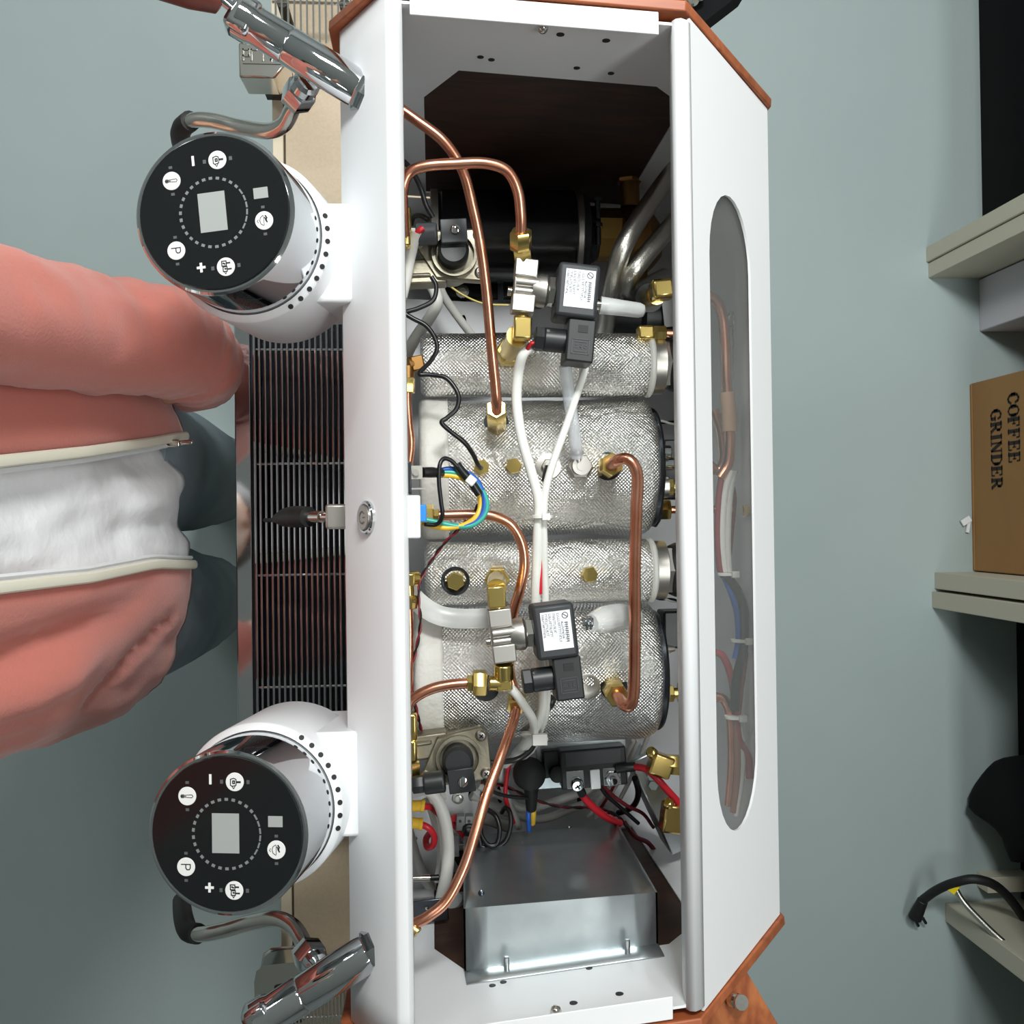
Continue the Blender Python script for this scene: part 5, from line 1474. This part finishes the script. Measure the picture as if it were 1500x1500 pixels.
for i, (a, b) in enumerate((((955, 1062), (895, 1196)), ((935, 1085), (872, 1198)), ((928, 1085), (862, 1196)))):
    line('white_wire', ['white wire slanting behind the relay nearest the rear', 'middle white wire slanting behind the relay', 'innermost white wire slanting behind the relay'][i], 'wire', M_CABLEW,
         [(a[0], a[1], 0.985), ((a[0] + b[0]) / 2 + 4, (a[1] + b[1]) / 2, 0.955), (b[0], b[1], 0.93)], 0.0022)
line('dark_red_wire', 'dark red wire crossing the white slanting wires', 'wire', M_DRED, [(905, 1140, 0.97), (890, 1168, 0.95), (874, 1192, 0.93)], 0.0016)
twisted('twisted_pair', 'thin twisted dark wire draped below the relay', [(705, 1146, 1.0), (740, 1152, 0.98), (785, 1172, 0.965), (825, 1182, 0.96), (875, 1184, 0.95), (905, 1196, 0.94), (922, 1216, 0.93)], 0.0009, M_DRED, M_CABLEB, 0.0009, 120)
for i, pts in enumerate(([(700, 1150, .95), (735, 1166, .94), (770, 1185, .93), (830, 1168, .92), (880, 1150, .92)], [(690, 1165, .93), (730, 1185, .92), (790, 1200, .91), (850, 1180, .91), (900, 1165, .91)])):
    line('white_cable', ['white cable sagging under the relay, nearer the boiler', 'white cable sagging under the relay, nearer the galvanised box'][i], 'cable', M_CABLEW, pts, 0.0042)
line('red_wire', 'red wire rising past the fuse boot', 'wire', M_RED, [(747, 1115, 1.0), (742, 1140, 0.99), (741, 1170, 0.98), (752, 1205, 0.96)], 0.0022)
line('white_cable', 'slim white cable rising past the fuse boot', 'cable', M_CABLEW, [(738, 1112, 0.99), (735, 1140, 0.98), (745, 1175, 0.96), (760, 1212, 0.94)], 0.0034)
line('black_cable', 'black cable arching from the lower flow valve under the copper pipe', 'cable', M_CABLEB,
     [(712, 1118, 1.06), (735, 1116, 1.06), (758, 1112, 1.06), (776, 1100, 1.055), (785, 1085, 1.05)], 0.0024)
line('black_wire', 'black wire from the lower flow valve to the fuse boot', 'wire', M_CABLEB,
     [(707, 1142, 1.04), (720, 1158, 1.03), (742, 1166, 1.02), (772, 1169, 1.01)], 0.0018)
for i, pts in enumerate(([(735, 1190, .97), (740, 1183, .98), (747, 1190, .985), (748, 1210, .985), (740, 1232, .985), (722, 1243, .985), (705, 1240, .985), (695, 1236, .98)],
                         [(704, 1212, .98), (706, 1225, .985), (716, 1238, .99), (728, 1235, .99), (732, 1215, .99), (726, 1195, .985), (712, 1184, .98)],
                         [(692, 1224, .97), (682, 1220, .98), (681, 1212, .985), (690, 1210, .985), (700, 1222, .985), (705, 1245, .985), (702, 1262, .985), (690, 1276, .99), (672, 1280, 1.0), (658, 1283, 1.005), (645, 1286, 1.01), (632, 1287, 1.01)])):
    line('black_cable', ['outer coil of black cable on the galvanised box', 'inner coil of black cable on the galvanised box', 'black sensor lead curling to a steel probe'][i], 'cable', M_CABLEB, pts, 0.0022)
pb_ = thing('temperature_probe', 'slim steel temperature probe poking out by the front wall', 'probe', P(615, 1287, 1.0))
build('sheath', G().cyl(P(588, 1287, 1.01), P(630, 1286, 1.01), 0.003), M_STEEL, pb_)
build('shrink', G().cyl(P(627, 1286, 1.01), P(643, 1285, 1.01), 0.0026), M_CABLEB, pb_)
# heavy white mains cables
for lab, pts, r in (
        ('heavy white cable looping from the lower connector down to the grey cap', [(632, 1148, 1.10), (612, 1156, 1.08), (598, 1160, 1.06)], 0.0062),
        ('heavy white mains cable sweeping down in front of the wood cut-out', [(595, 1150, 1.0), (615, 1152, 1.02), (636, 1165, 1.02), (650, 1195, 1.02), (656, 1235, 1.02), (655, 1275, 1.02), (648, 1310, 1.01), (643, 1335, 1.0)], 0.0058),
        ('white mains cable running diagonally to the floor pan', [(640, 1160, .93), (670, 1178, .92), (705, 1196, .91), (745, 1212, .9)], 0.0055),
        ('slim white cable inside the heavy loop', [(622, 1170, .99), (632, 1190, .99), (640, 1220, .99), (645, 1255, .99), (640, 1290, .98)], 0.0032),
        ('white cable lying along the front wall at the bottom', [(598, 1215, .96), (608, 1250, .95), (622, 1285, .94), (640, 1318, .93), (655, 1340, .92)], 0.005),
        ('short white cable tucked beside the galvanised box', [(655, 1255, .9), (668, 1280, .9), (676, 1310, .9)], 0.005)):
    line('white_cable', lab, 'cable', M_CABLEW, pts, r)
for lab, pts, ter in (
        ('red lead with yellow crimp, upper of two by the front wall', [(618, 1182, 1.02), (630, 1182, 1.01), (640, 1190, .99), (650, 1200, .97)], ((600, 1181, 1.02), (620, 1180, 1.02))),
        ('red lead with yellow crimp, lower and looping by the front wall', [(615, 1207, 1.02), (628, 1213, 1.02), (636, 1225, 1.015), (634, 1238, 1.01), (626, 1241, 1.0), (624, 1230, .99), (628, 1222, .98)], ((600, 1205, 1.02), (617, 1207, 1.02)))):
    t = line('red_lead', lab, 'wire', M_RED, pts, 0.0030)
    build('crimp', G().cyl(P(*ter[0]), P(*ter[1]), 0.0050, bev=0.001).cyl(P(ter[1][0] - 3, ter[1][1], ter[1][2]), P(ter[1][0] + 2, ter[1][1] + .5, ter[1][2]), 0.0056), M_YELLOW, t)
t = line('red_lead', 'red lead with a flag tag entering the grey terminal block', 'wire', M_RED, [(652, 1194, .95), (662, 1205, .95), (676, 1220, .95), (684, 1232, .94)], 0.003)
build('flag', G().box(P(664, 1199, .955), (0.008, 0.006, 0.002), rotm(30)), M_RED, t)
tbk = thing('terminal_block', 'small grey lever terminal block with two cells beside the copper pipe', 'terminal block', P(680, 1203, .93))
for q in (674, 687):
    build('cell', G().box(P(q, 1204, .955), (0.0078, 0.014, 0.012), rotm(-4)), M_GREYP, tbk, bevel=0.0008)
    build('test_hole', G().cyl(P(q, 1203, .961), P(q, 1203, .9615), 0.0014), M_DGREY, tbk)

# ------------------------------------------------------------------ galvanised electronics cover
yE = -(0.372 + K * (0.05 - XFB)) + 0.010
ztop = PY(820, 1415, yE + 0.001).z
ztop = 1.135
A = P(679, 1331, ztop); B = P(963, 1307, ztop)
yf = (A.y + B.y) / 2
bx = thing('electronics_cover', 'galvanised sheet-metal cover box fixed to the lower end wall', 'cover', ((A.x + B.x) / 2, yE + 0.03, ZB))
yw = lambda x: -(0.372 + K * (x - XFB)) + 0.0085
rows = [
    [Vector((A.x + 0.001, yw(A.x), ztop + 0.022)), Vector((B.x, yw(B.x), ztop + 0.022))],
    [Vector((A.x, yw(A.x), ztop)), Vector((B.x, yw(B.x), ztop))],
    [Vector((A.x, A.y, ztop)), Vector((B.x, B.y, ztop))],
]
zlow = 0.955
for t in (0.25, 0.5, 0.75, 1.0):
    z = ztop + (zlow - ztop) * t
    a = P(679 + 0 * t, 1331 - 106 * t, z); b = P(963 - 58 * t, 1307 - 100 * t, z)
    rows.append([a, b])
g = G()
fine = []
for r0 in rows:
    fine.append([lerp(r0[0], r0[1], i / 8) for i in range(9)])
g.grid(fine)
build('folded_sheet', g, M_GALV, bx, solid=0.0015, sharp=25)
sd = [rows[1][1], rows[2][1], rows[-1][1], Vector((rows[-1][1].x, yE, zlow))]
build('side_sheet', G()._add(sd + [p - Vector((0.0015, 0, 0)) for p in sd], [(0, 1, 2, 3), (7, 6, 5, 4), (0, 4, 5, 1), (1, 5, 6, 2), (2, 6, 7, 3), (3, 7, 4, 0)]), M_GALV, bx)
sd = [rows[1][0], rows[2][0], rows[-1][0], Vector((rows[-1][0].x, yE, zlow))]
build('side_sheet', G()._add(sd + [p + Vector((0.0015, 0, 0)) for p in sd], [(0, 1, 2, 3), (7, 6, 5, 4), (0, 4, 5, 1), (1, 5, 6, 2), (2, 6, 7, 3), (3, 7, 4, 0)]), M_GALV, bx)
for px in (741, 916):
    x = P(px, 1415, ztop).x
    build('stud_screw', G().cyl((x, yw(x), ztop + 0.010), (x, yw(x) + 0.011, ztop + 0.010), 0.0022, bev=0.0006), M_CHROME, bx)
for q in ((705, 1308), (858, 1296), (834, 1214)):
    fr_ = (q[1] - 1325) / -106.0
    z = ztop + (zlow - ztop) * fr_
    p0 = P(*q, z + 0.0005)
    build('rivet', G().sphere(p0, 0.0028, 10, sc=(1, 1, 0.5)), M_DSTEEL, bx)
gc = thing('grey_cap', 'grey rounded plastic cap beside the galvanised cover', 'junction pot', P(668, 1345, .95))  # a plain grey plastic cap with a gland
build('cap', G().lathe(P(672, 1340, .96), (0.1, 0.25, 1), [(0, 0.020), (0.010, 0.022), (0.016, 0.020), (0.018, 0.014)], 32), M_GREYP, gc)
build('gland', G().cyl(P(663, 1318, .985), P(672, 1342, .97), 0.009), M_GREYP, gc)
bk = thing('steel_bracket', 'small brown-grey steel bracket behind the diagonal copper pipe', 'bracket', P(628, 1335, 1.0))
build('tab', G().box(P(630, 1334, 1.03), (0.032, 0.020, 0.002), rotm(5)), M_DSTEEL, bk, bevel=0.0008)
build('rivet', G().sphere(P(625, 1330, 1.032), 0.002, 8), M_STEEL, bk)
line('blue_cable', 'blue cable glimpsed right of the galvanised cover', 'cable', M_BLUE, [(955, 1330, .95), (975, 1329, .96), (1005, 1330, .97)], 0.0034)
for i, pts in enumerate(([(950, 1280, .95), (975, 1290, .96), (1005, 1302, .97)], [(955, 1305, .95), (980, 1315, .96), (1005, 1325, .97)])):
    line('grey_cable', ['pale grey cable right of the galvanised cover, upper', 'pale grey cable right of the galvanised cover, lower'][i], 'cable', M_CABLEW, pts, 0.0034)
line('dark_red_wire', 'tangle of dark red wire in the shade right of the cover', 'wire', M_DRED, [(915, 1205, .93), (930, 1225, .92), (950, 1235, .91), (962, 1255, .91), (950, 1268, .9), (935, 1255, .9)], 0.0024)

# ------------------------------------------------------------------ things behind the rear window slot
zs = 1.04
line('copper_pipe', 'copper pipe seen through the clear rear window, upper half', 'copper pipe', M_COPPER,
     [(1030, 430, zs), (1048, 440, zs), (1058, 462, zs), (1062, 500, zs), (1064, 560, zs), (1068, 610, zs), (1069, 650, zs), (1066, 680, zs), (1054, 700, zs)], 0.0048)
line('copper_pipe', 'darker copper pipe beside it behind the rear window', 'copper pipe', M_COPPER,
     [(1046, 600, zs - .03), (1056, 630, zs - .03), (1060, 670, zs - .03), (1052, 690, zs - .03), (1038, 680, zs - .03)], 0.0048)
sh = thing('heat_sleeve', 'tan sleeve around the copper pipe behind the rear window', 'sleeve', P(1067, 590, zs - .01))
build('sleeve', G().tube(path([(1065, 575, zs), (1068, 610, zs), (1069, 632, zs)]), 0.0068), mat('tan_sleeve', (190, 150, 120), 0.6), sh)
line('steel_tube', 'steel tube arching behind the rear window', 'tube', M_STEEL, [(1064, 480, zs - .04), (1072, 462, zs - .04), (1078, 480, zs - .04), (1080, 540, zs - .04), (1082, 620, zs - .04)], 0.004)
wires = [
    ('white_cable', 'white cable bundle strand behind the rear window, left', M_CABLEW, [(1072, 690, 0), (1062, 720, 0), (1058, 760, 0), (1058, 800, 0), (1062, 838, 0)], 0.0036),
    ('white_cable', 'white cable bundle strand behind the rear window, right', M_CABLEW, [(1076, 690, .0), (1070, 720, 0), (1067, 760, 0), (1066, 800, 0), (1068, 838, 0)], 0.003),
    ('dark_red_wire', 'dark red wire left of the white strands behind the window', M_DRED, [(1058, 690, 0), (1053, 730, 0), (1051, 780, 0), (1054, 830, 0), (1060, 845, 0)], 0.003),
    ('dark_red_wire', 'dark red wire right of the white strands behind the window', M_DRED, [(1070, 700, -.01), (1076, 730, -.01), (1072, 780, -.01), (1067, 835, -.01)], 0.002),
    ('blue_wire', 'blue wire bowing behind the middle of the rear window', M_BLUE, [(1062, 845, 0), (1072, 868, 0), (1080, 895, 0), (1083, 925, 0), (1082, 945, 0), (1078, 965, 0)], 0.0036),
    ('black_cable', 'black cable bowing behind the middle of the rear window', M_CABLEB, [(1066, 845, .004), (1080, 865, .004), (1089, 890, .004), (1091, 920, .004), (1089, 950, .004), (1082, 980, .004), (1077, 1005, .004), (1076, 1040, .004)], 0.0042),
    ('red_wire', 'dull red wire branching left behind the window', mat('dull_red', (150, 50, 56), 0.4), [(1048, 955, -.01), (1058, 960, -.01), (1066, 975, -.01), (1073, 1000, -.01), (1076, 1030, -.01), (1077, 1060, -.01)], 0.0034),
    ('red_wire', 'dull red wire running straight below the black cable', MATS['dull_red'], [(1091, 955, 0), (1087, 990, 0), (1083, 1020, 0), (1080, 1055, 0), (1084, 1085, 0), (1096, 1110, 0), (1098, 1140, 0)], 0.0034),
    ('copper_pipe', 'copper tube curving in at the lower end of the rear window', M_COPPER, [(1046, 1020, -.005), (1060, 1025, -.005), (1069, 1045, -.005), (1072, 1080, -.005), (1072, 1130, -.005), (1068, 1180, -.005)], 0.0044),
    ('white_cable', 'thin white cable at the lower end of the rear window', M_CABLEW, [(1084, 1045, 0), (1086, 1080, 0), (1088, 1120, 0), (1084, 1160, 0), (1078, 1195, 0)], 0.0026),
    ('brown_wire', 'brown wire beside the copper tube behind the window', mat('brown_wire', (140, 92, 74), 0.4), [(1078, 1050, 0), (1080, 1090, 0), (1080, 1140, 0), (1074, 1190, 0)], 0.003),
]
for nm, lab, m, pts, r in wires:
    line(nm, lab, nm.split('_')[-1], m, [(a, b, zs + c) for a, b, c in pts], r)
for px, py, lab in ((1066, 841, 'white zip tie upper in the rear window'), (1086, 938, 'white zip tie middle in the rear window'), (1077, 1050, 'white zip tie lower in the rear window')):
    t = thing('zip_tie', lab, 'zip tie', P(px, py, zs - .005))
    p = P(px, py, zs)
    build('band', G().lathe(p - Vector((0, 0.0015, 0)), (0, 1, 0), [(0, 0.009), (0.0004, 0.0098), (0.0026, 0.0098), (0.003, 0.009)], 20), M_CREAM, t)
    build('head', G().box(p + Vector((0.004, 0, 0.0105)), (0.007, 0.006, 0.005)), M_CREAM, t, bevel=0.0008)
tag(build('brass_standoff', G().hexnut(P(1088, 748, zs), P(1094, 748, zs), 0.006).cyl(P(1094, 748, zs), P(1102, 748, zs), 0.0035), M_BRASS), 'tiny brass standoff at the right edge of the rear window', 'standoff')

# ------------------------------------------------------------------ cable sprayer on the front of the machine
spr = thing('front_spout', 'black-sleeved steel hot water spout on the front centre over the tray', 'spout', P(440, 760, 0.9))
zq = 1.12
build('block', G().box(P(494, 757, zq), (0.017, 0.020, 0.020)), M_NICKEL, spr, bevel=0.002)
build('stem', G().cyl(P(482, 757, zq), P(472, 757, zq - .005), 0.0032).cyl(P(472, 757, zq - .005), P(440, 757, zq - .03), 0.0048), M_STEEL, spr)
build('sleeve', G().tube(path([(452, 757, zq - .02), (435, 757, zq - .035), (418, 758, zq - .06), (405, 760, zq - .09)]), [0.0085, 0.0095, 0.008, 0.004]), M_RUBBER, spr)
build('tip', G().tube(path([(408, 760, zq - .085), (396, 762, zq - .12), (388, 762, zq - .15)]), 0.002), M_RUBBER, spr)

# ================================================================== person at the front of the machine
ZH = 0.885
FJ = P(290, 832, ZH).x           # jacket front at the hem


def interp(tab, z):
    for (z0, v0), (z1, v1) in zip(tab[:-1], tab[1:]):
        if z <= z1:
            t = (z - z0) / (z1 - z0)
            t = max(0.0, t)
            return v0 + (v1 - v0) * t
    return tab[-1][1]


FRONT = [(0.6, FJ - 0.045), (ZH, FJ), (1.0, FJ - 0.012), (1.12, FJ - 0.030), (1.25, FJ - 0.058), (1.36, FJ - 0.085), (1.46, FJ - 0.13)]
HALFW = [(0.6, 0.165), (ZH, 0.186), (1.0, 0.190), (1.25, 0.190), (1.36, 0.19), (1.42, 0.17), (1.47, 0.09)]
DEPTH = [(0.6, 0.105), (ZH, 0.125), (1.25, 0.125), (1.36, 0.115), (1.47, 0.07)]


def section(z, phi, inset=0.0, ex=2.7):
    a = interp(DEPTH, z) - inset
    b = interp(HALFW, z) - inset
    xc = interp(FRONT, z) - interp(DEPTH, z)
    c, s = math.cos(phi), math.sin(phi)
    return Vector((xc + a * math.copysign(abs(c) ** (2 / ex), c), b * math.copysign(abs(s) ** (2 / ex), s), z))


def phi_of_y(z, y, inset=0.0):
    lo, hi = -math.pi / 2, math.pi / 2
    for _ in range(40):
        m = (lo + hi) / 2
        if section(z, m, inset).y < y:
            lo = m
        else:
            hi = m
    return (lo + hi) / 2


UPY = [(ZH, P(288, 632, ZH).y), (1.0, P(180, 643, 1.0).y), (1.12, P(85, 656, 1.12).y), (1.25, P(0, 672, 1.25).y), (1.42, 0.03)]
LOY = [(ZH, P(290, 832, ZH).y), (1.0, P(165, 832, 1.0).y), (1.12, P(85, 852, 1.12).y), (1.25, P(0, 870, 1.25).y), (1.42, -0.03)]

# body: one continuous skinned figure
bm_v, bm_e, bm_r = [], [], []


def chain(pts, start=None):
    prev = start
    for p, r in pts:
        bm_v.append(Vector(p)); bm_r.append(r)
        i = len(bm_v) - 1
        if prev is not None:
            bm_e.append((prev, i))
        prev = i
    return prev


X0 = FJ - 0.125
chain([((X0, 0, 0.93), 0.095)])
sp = chain([((X0 - 0.01, 0, 1.06), 0.09), ((X0 - 0.03, 0, 1.2), 0.095), ((X0 - 0.05, 0, 1.34), 0.09)], 0)
nk = chain([((X0 - 0.055, 0, 1.44), 0.05), ((X0 - 0.04, 0, 1.51), 0.048), ((X0 - 0.03, 0, 1.57), 0.075), ((X0 - 0.03, 0, 1.64), 0.088), ((X0 - 0.04, 0, 1.70), 0.06)], sp)
kL = chain([((X0, 0.075, 0.86), 0.07), ((X0 + 0.03, 0.062, 0.5), 0.05), ((X0 - 0.02, 0.07, 0.12), 0.035), ((X0 + 0.09, 0.075, 0.045), 0.03)], 0)
kR = chain([((X0, -0.085, 0.86), 0.07), ((X0 + 0.03, -0.098, 0.5), 0.05), ((X0 - 0.02, -0.11, 0.12), 0.035), ((X0 + 0.09, -0.125, 0.045), 0.03)], 0)
# arm resting with the hand tucked in the jacket pocket
chain([((X0 - 0.055, 0.15, 1.38), 0.045), ((X0 - 0.04, 0.20, 1.24), 0.04), ((X0 - 0.06, 0.215, 1.10), 0.036), ((X0 + 0.06, 0.19, 0.99), 0.03), ((X0 + 0.11, 0.15, 0.94), 0.024), ((X0 + 0.11, 0.12, 0.92), 0.02)], sp)
# raised arm holding the phone
wr_ = chain([((X0 - 0.06, -0.15, 1.40), 0.045), ((X0 - 0.10, -0.25, 1.42), 0.042), ((X0 - 0.10, -0.31, 1.50), 0.036), ((X0 + 0.03, -0.20, 1.72), 0.026), ((X0 + 0.07, -0.18, 1.79), 0.024)], sp)
for k in range(4):
    chain([((X0 + 0.09 + 0.004 * k, -0.185 + 0.016 * k, 1.85), 0.0085), ((X0 + 0.105, -0.175 + 0.016 * k, 1.885 - 0.004 * abs(k - 1.4)), 0.008), ((X0 + 0.125, -0.17 + 0.015 * k, 1.895 - 0.004 * abs(k - 1.4)), 0.007)], wr_)
chain([((X0 + 0.10, -0.205, 1.815), 0.0095), ((X0 + 0.125, -0.202, 1.835), 0.0085)], wr_)
me = bpy.data.meshes.new('person')
po = Vector((X0, 0, 0))
me.from_pydata([tuple(v - po) for v in bm_v], bm_e, [])
me.materials.append(M_SKIN)
person = bpy.data.objects.new('person', me)
person.location = po
person['_o'] = tuple(po)
COL.objects.link(person)
md = person.modifiers.new('skin', 'SKIN')
md.use_smooth_shade = True
for i, r in enumerate(bm_r):
    me.skin_vertices[0].data[i].radius = (r, r)
me.skin_vertices[0].data[0].use_root = True
md = person.modifiers.new('smooth', 'SUBSURF'); md.levels = 1; md.render_levels = 2
tag(person, 'person in an open coral zip jacket, white shirt and jeans standing at the front', 'person')
hx = X0 - 0.03
build('hair', G().sphere((hx - 0.015, 0, 1.665), 0.105, 20, sc=(1.0, 0.9, 0.95)), M_HAIR, person)
for sy in (-0.032, 0.032):
    build('eye', G().sphere((hx + 0.083, sy, 1.625), 0.012, 12), M_LABEL, person)
build('nose', G().lathe((hx + 0.08, 0, 1.615), (0.8, 0, -0.7), [(0, 0.008), (0.02, 0.012), (0.028, 0.006)], 12), M_SKIN, person)
build('mouth', G().tube([(hx + 0.082, -0.022, 1.565), (hx + 0.09, 0, 1.562), (hx + 0.082, 0.022, 1.565)], 0.005), mat('lips', (170, 100, 96), 0.5), person)

# jacket torso
rows = []
NZ, NP = 44, 110
for i in range(NZ + 1):
    z = ZH + (1.46 - ZH) * i / NZ
    p0 = phi_of_y(z, interp(UPY, z))
    p1 = phi_of_y(z, interp(LOY, z)) + 2 * math.pi
    row = []
    for j in range(NP + 1):
        t = j / NP
        ph = p0 + (p1 - p0) * t
        p = section(z, ph)
        out = Vector((math.cos(ph), math.sin(ph), 0))
        d = 0.011 * noise.noise(Vector((ph * 1.6, z * 4.5, 3.1))) + 0.006 * noise.noise(Vector((ph * 5, z * 11, 7.7))) + 0.0022 * noise.noise(Vector((ph * 13, z * 34, 1.7)))
        edge = min(t, 1 - t)
        d *= min(1, edge * 14)
        # deep crease running up the lower front, and pocket line
        yc_ = interp([(0.98, -0.050), (1.05, -0.072), (1.25, -0.098)], z)
        if math.cos(ph) > 0 and z > 0.98:
            d -= 0.014 * min(1, (z - 0.98) * 7) * math.exp(-((p.y - yc_) / 0.012) ** 2)
            d += 0.010 * min(1, (z - 0.98) * 7) * math.exp(-((p.y - yc_ + 0.03) / 0.016) ** 2)
        yp_ = interp([(0.93, -0.085), (1.0, -0.115), (1.08, -0.15)], z)
        if math.cos(ph) > -0.2 and 0.93 < z < 1.08:
            d -= 0.007 * math.exp(-((p.y - yp_) / 0.007) ** 2)
        # hem band gathers slightly
        if z < ZH + 0.05:
            d -= 0.004 * (1 - (z - ZH) / 0.05)
        row.append(p + out * d)
    rows.append(row)
jk = build('jacket', G().grid(rows), M_CORAL, person, solid=0.005, sharp=70)
# zipper tapes along both front edges
for idx, nm in ((0, 'up'), (NP, 'lo')):
    pts = [r[idx] + Vector((0.002, 0.003 if idx else -0.003, 0)) for r in rows]
    build('zipper_tape', G().tube(pts[::2], 0.0045, 8, seg=3, flat=0.6), M_ZIP, jk)
    inn = [r[idx] + Vector((-0.002, 0.010 if idx else -0.010, 0)) for r in rows]
    build('zipper_teeth', G().tube(inn[::2], 0.0022, 6, seg=3), M_LABEL, jk)
zp = P(240, 644, 0.945)
build('zipper_pull', G().box(zp + Vector((0.006, -0.004, 0.003)), (0.020, 0.007, 0.006)).box(zp + Vector((0.022, -0.003, 0.003)), (0.012, 0.004, 0.003)), M_STEEL, jk, bevel=0.001)
# sleeve of the lowered arm
ctr = [(-330, 395, 1.40), (-150, 432, 1.33), (0, 462, 1.235), (110, 482, 1.14), (200, 495, 1.06), (255, 508, 0.998), (287, 528, 0.955), (290, 548, 0.90), (268, 562, 0.85)]
rad = [0.050, 0.046, 0.044, 0.046, 0.0485, 0.049, 0.0455, 0.038, 0.025]
g = G().tube(path(ctr), rad, 36, seg=10)
for v in g.v:
    w_ = 0.008 * noise.noise(Vector((v.x * 14, v.y * 14, v.z * 11))) + 0.004 * noise.noise(Vector((v.x * 40, v.y * 40, v.z * 30)))
    cx = P(285, 528, 0.955)
    k = math.exp(-((v - cx).length / 0.07) ** 2)
    w_ += k * 0.0045 * math.sin(v.z * 230 + v.y * 160 + 3 * noise.noise(v * 25)) + 0.0022 * noise.noise(v * 60)
    v += Vector((0.5, 0.6, 0.6)) * w_
build('sleeve', g, M_CORAL, jk, sharp=80)
# sleeve of the raised arm
build('sleeve', G().tube([(X0 - 0.05, -0.13, 1.39), (X0 - 0.10, -0.25, 1.42), (X0 - 0.10, -0.31, 1.50), (X0 + 0.02, -0.21, 1.70)], [0.07, 0.06, 0.05, 0.038], 24), M_CORAL, jk, sharp=80)
build('collar', G().lathe((X0 - 0.055, 0, 1.44), (0.08, 0, 1), [(0, 0.085), (0.03, 0.075), (0.06, 0.078), (0.062, 0.070), (0.03, 0.066), (0.0, 0.07)], 32, caps=False), M_CORAL, jk)

# white shirt inside the opening
rows = []
for i in range(40):
    t = i / 39
    row = []
    for j in range(61):
        y = 0.125 - 0.26 * j / 60
        zh = interp([(-0.16, 0.97), (-0.07, 0.90), (-0.02, 0.862), (0.03, 0.868), (0.075, 0.905), (0.14, 0.97)], y)
        z = zh + (1.45 - zh) * t
        ph = phi_of_y(z, max(-0.16, min(0.16, y)), 0.012)
        p = section(z, ph, 0.014)
        d = 0.010 * noise.noise(Vector((y * 22, z * 7, 1.2))) + 0.005 * noise.noise(Vector((y * 50, z * 22, 5.2)))
        d += 0.006 * math.sin(y * 90 + z * 12) * max(0, 1 - t * 3)
        p.x += d - 0.004 - 0.016 * max(0.0, min(1.0, max(y - interp(UPY, z), interp(LOY, z) - y) / 0.015))
        row.append(p)
    rows.append(row)
sh_ = build('shirt', G().grid(rows), M_SHIRT, person, solid=0.002, sharp=80)
for q in ((138, 806, 0.99),):
    build('shirt_button', G().lathe(P(*q) , (1, 0, 0.6), [(0, 0.005), (0.004, 0.005)], 14), M_LABEL, sh_)
# jeans
g = G()
rows = []
for i in range(9):
    z = 0.80 + 0.20 * i / 8
    rows.append([section(z, 2 * math.pi * k / 40, 0.034 + 0.006 * noise.noise(Vector((k * .6, z * 10, 0)))) for k in range(40)])
g.grid(rows, closed=True)
jn = build('jeans_seat', g, M_DENIM, person, sharp=80)
for sy, pts in ((1, [(X0 + 0.012, 0.078, 0.90), (X0 + 0.035, 0.070, 0.70), (X0 + 0.05, 0.066, 0.5), (X0 + 0.03, 0.07, 0.3), (X0 + 0.0, 0.075, 0.10)]),
                (-1, [(X0 + 0.012, -0.088, 0.90), (X0 + 0.030, -0.096, 0.70), (X0 + 0.035, -0.105, 0.5), (X0 + 0.005, -0.115, 0.3), (X0 - 0.015, -0.122, 0.10)])):
    g = G().tube(pts, [0.092, 0.080, 0.066, 0.060, 0.058], 32, seg=10)
    for v in g.v:
        v += Vector((0.8, 0.4, 0)) * (0.008 * noise.noise(v * 16 + Vector((sy, 0, 0))) + 0.004 * noise.noise(v * 40))
    build('jeans_leg', g, M_DENIM, person, sharp=80)
    # shoe
    ax_, ay_ = X0 + (0.0 if sy > 0 else -0.015), (0.075 if sy > 0 else -0.128)
    rows = []
    prof = [(-0.075, 0.022, 0.055), (-0.06, 0.036, 0.085), (0.0, 0.040, 0.095), (0.06, 0.043, 0.075), (0.12, 0.046, 0.055), (0.17, 0.040, 0.045), (0.195, 0.018, 0.03)]
    for x, w_, h in prof:
        rows.append([Vector((ax_ + x, ay_ + w_ * math.cos(a), 0.02 + max(0, h * math.sin(a)))) for a in [math.pi * 2 * k / 24 for k in range(24)]])
    s_ = build('shoe', G().grid(rows, closed=True), M_SHOE, person, sharp=80)
    out = [(x, w_ + 0.004) for x, w_, h in prof] + [(x, -w_ - 0.004) for x, w_, h in prof[::-1]]
    build('sole', G().prism(out[::-1], (ax_, ay_, 0.0), (1, 0, 0), (0, 1, 0), 0.024), M_LABEL, s_)
    for k in range(3):
        build('stripe', G().box((ax_ + 0.01 + 0.02 * k, ay_ - sy * 0.0 - 0.036, 0.06), (0.008, 0.008, 0.035), rotm(0, 20)), M_DGREY, s_)
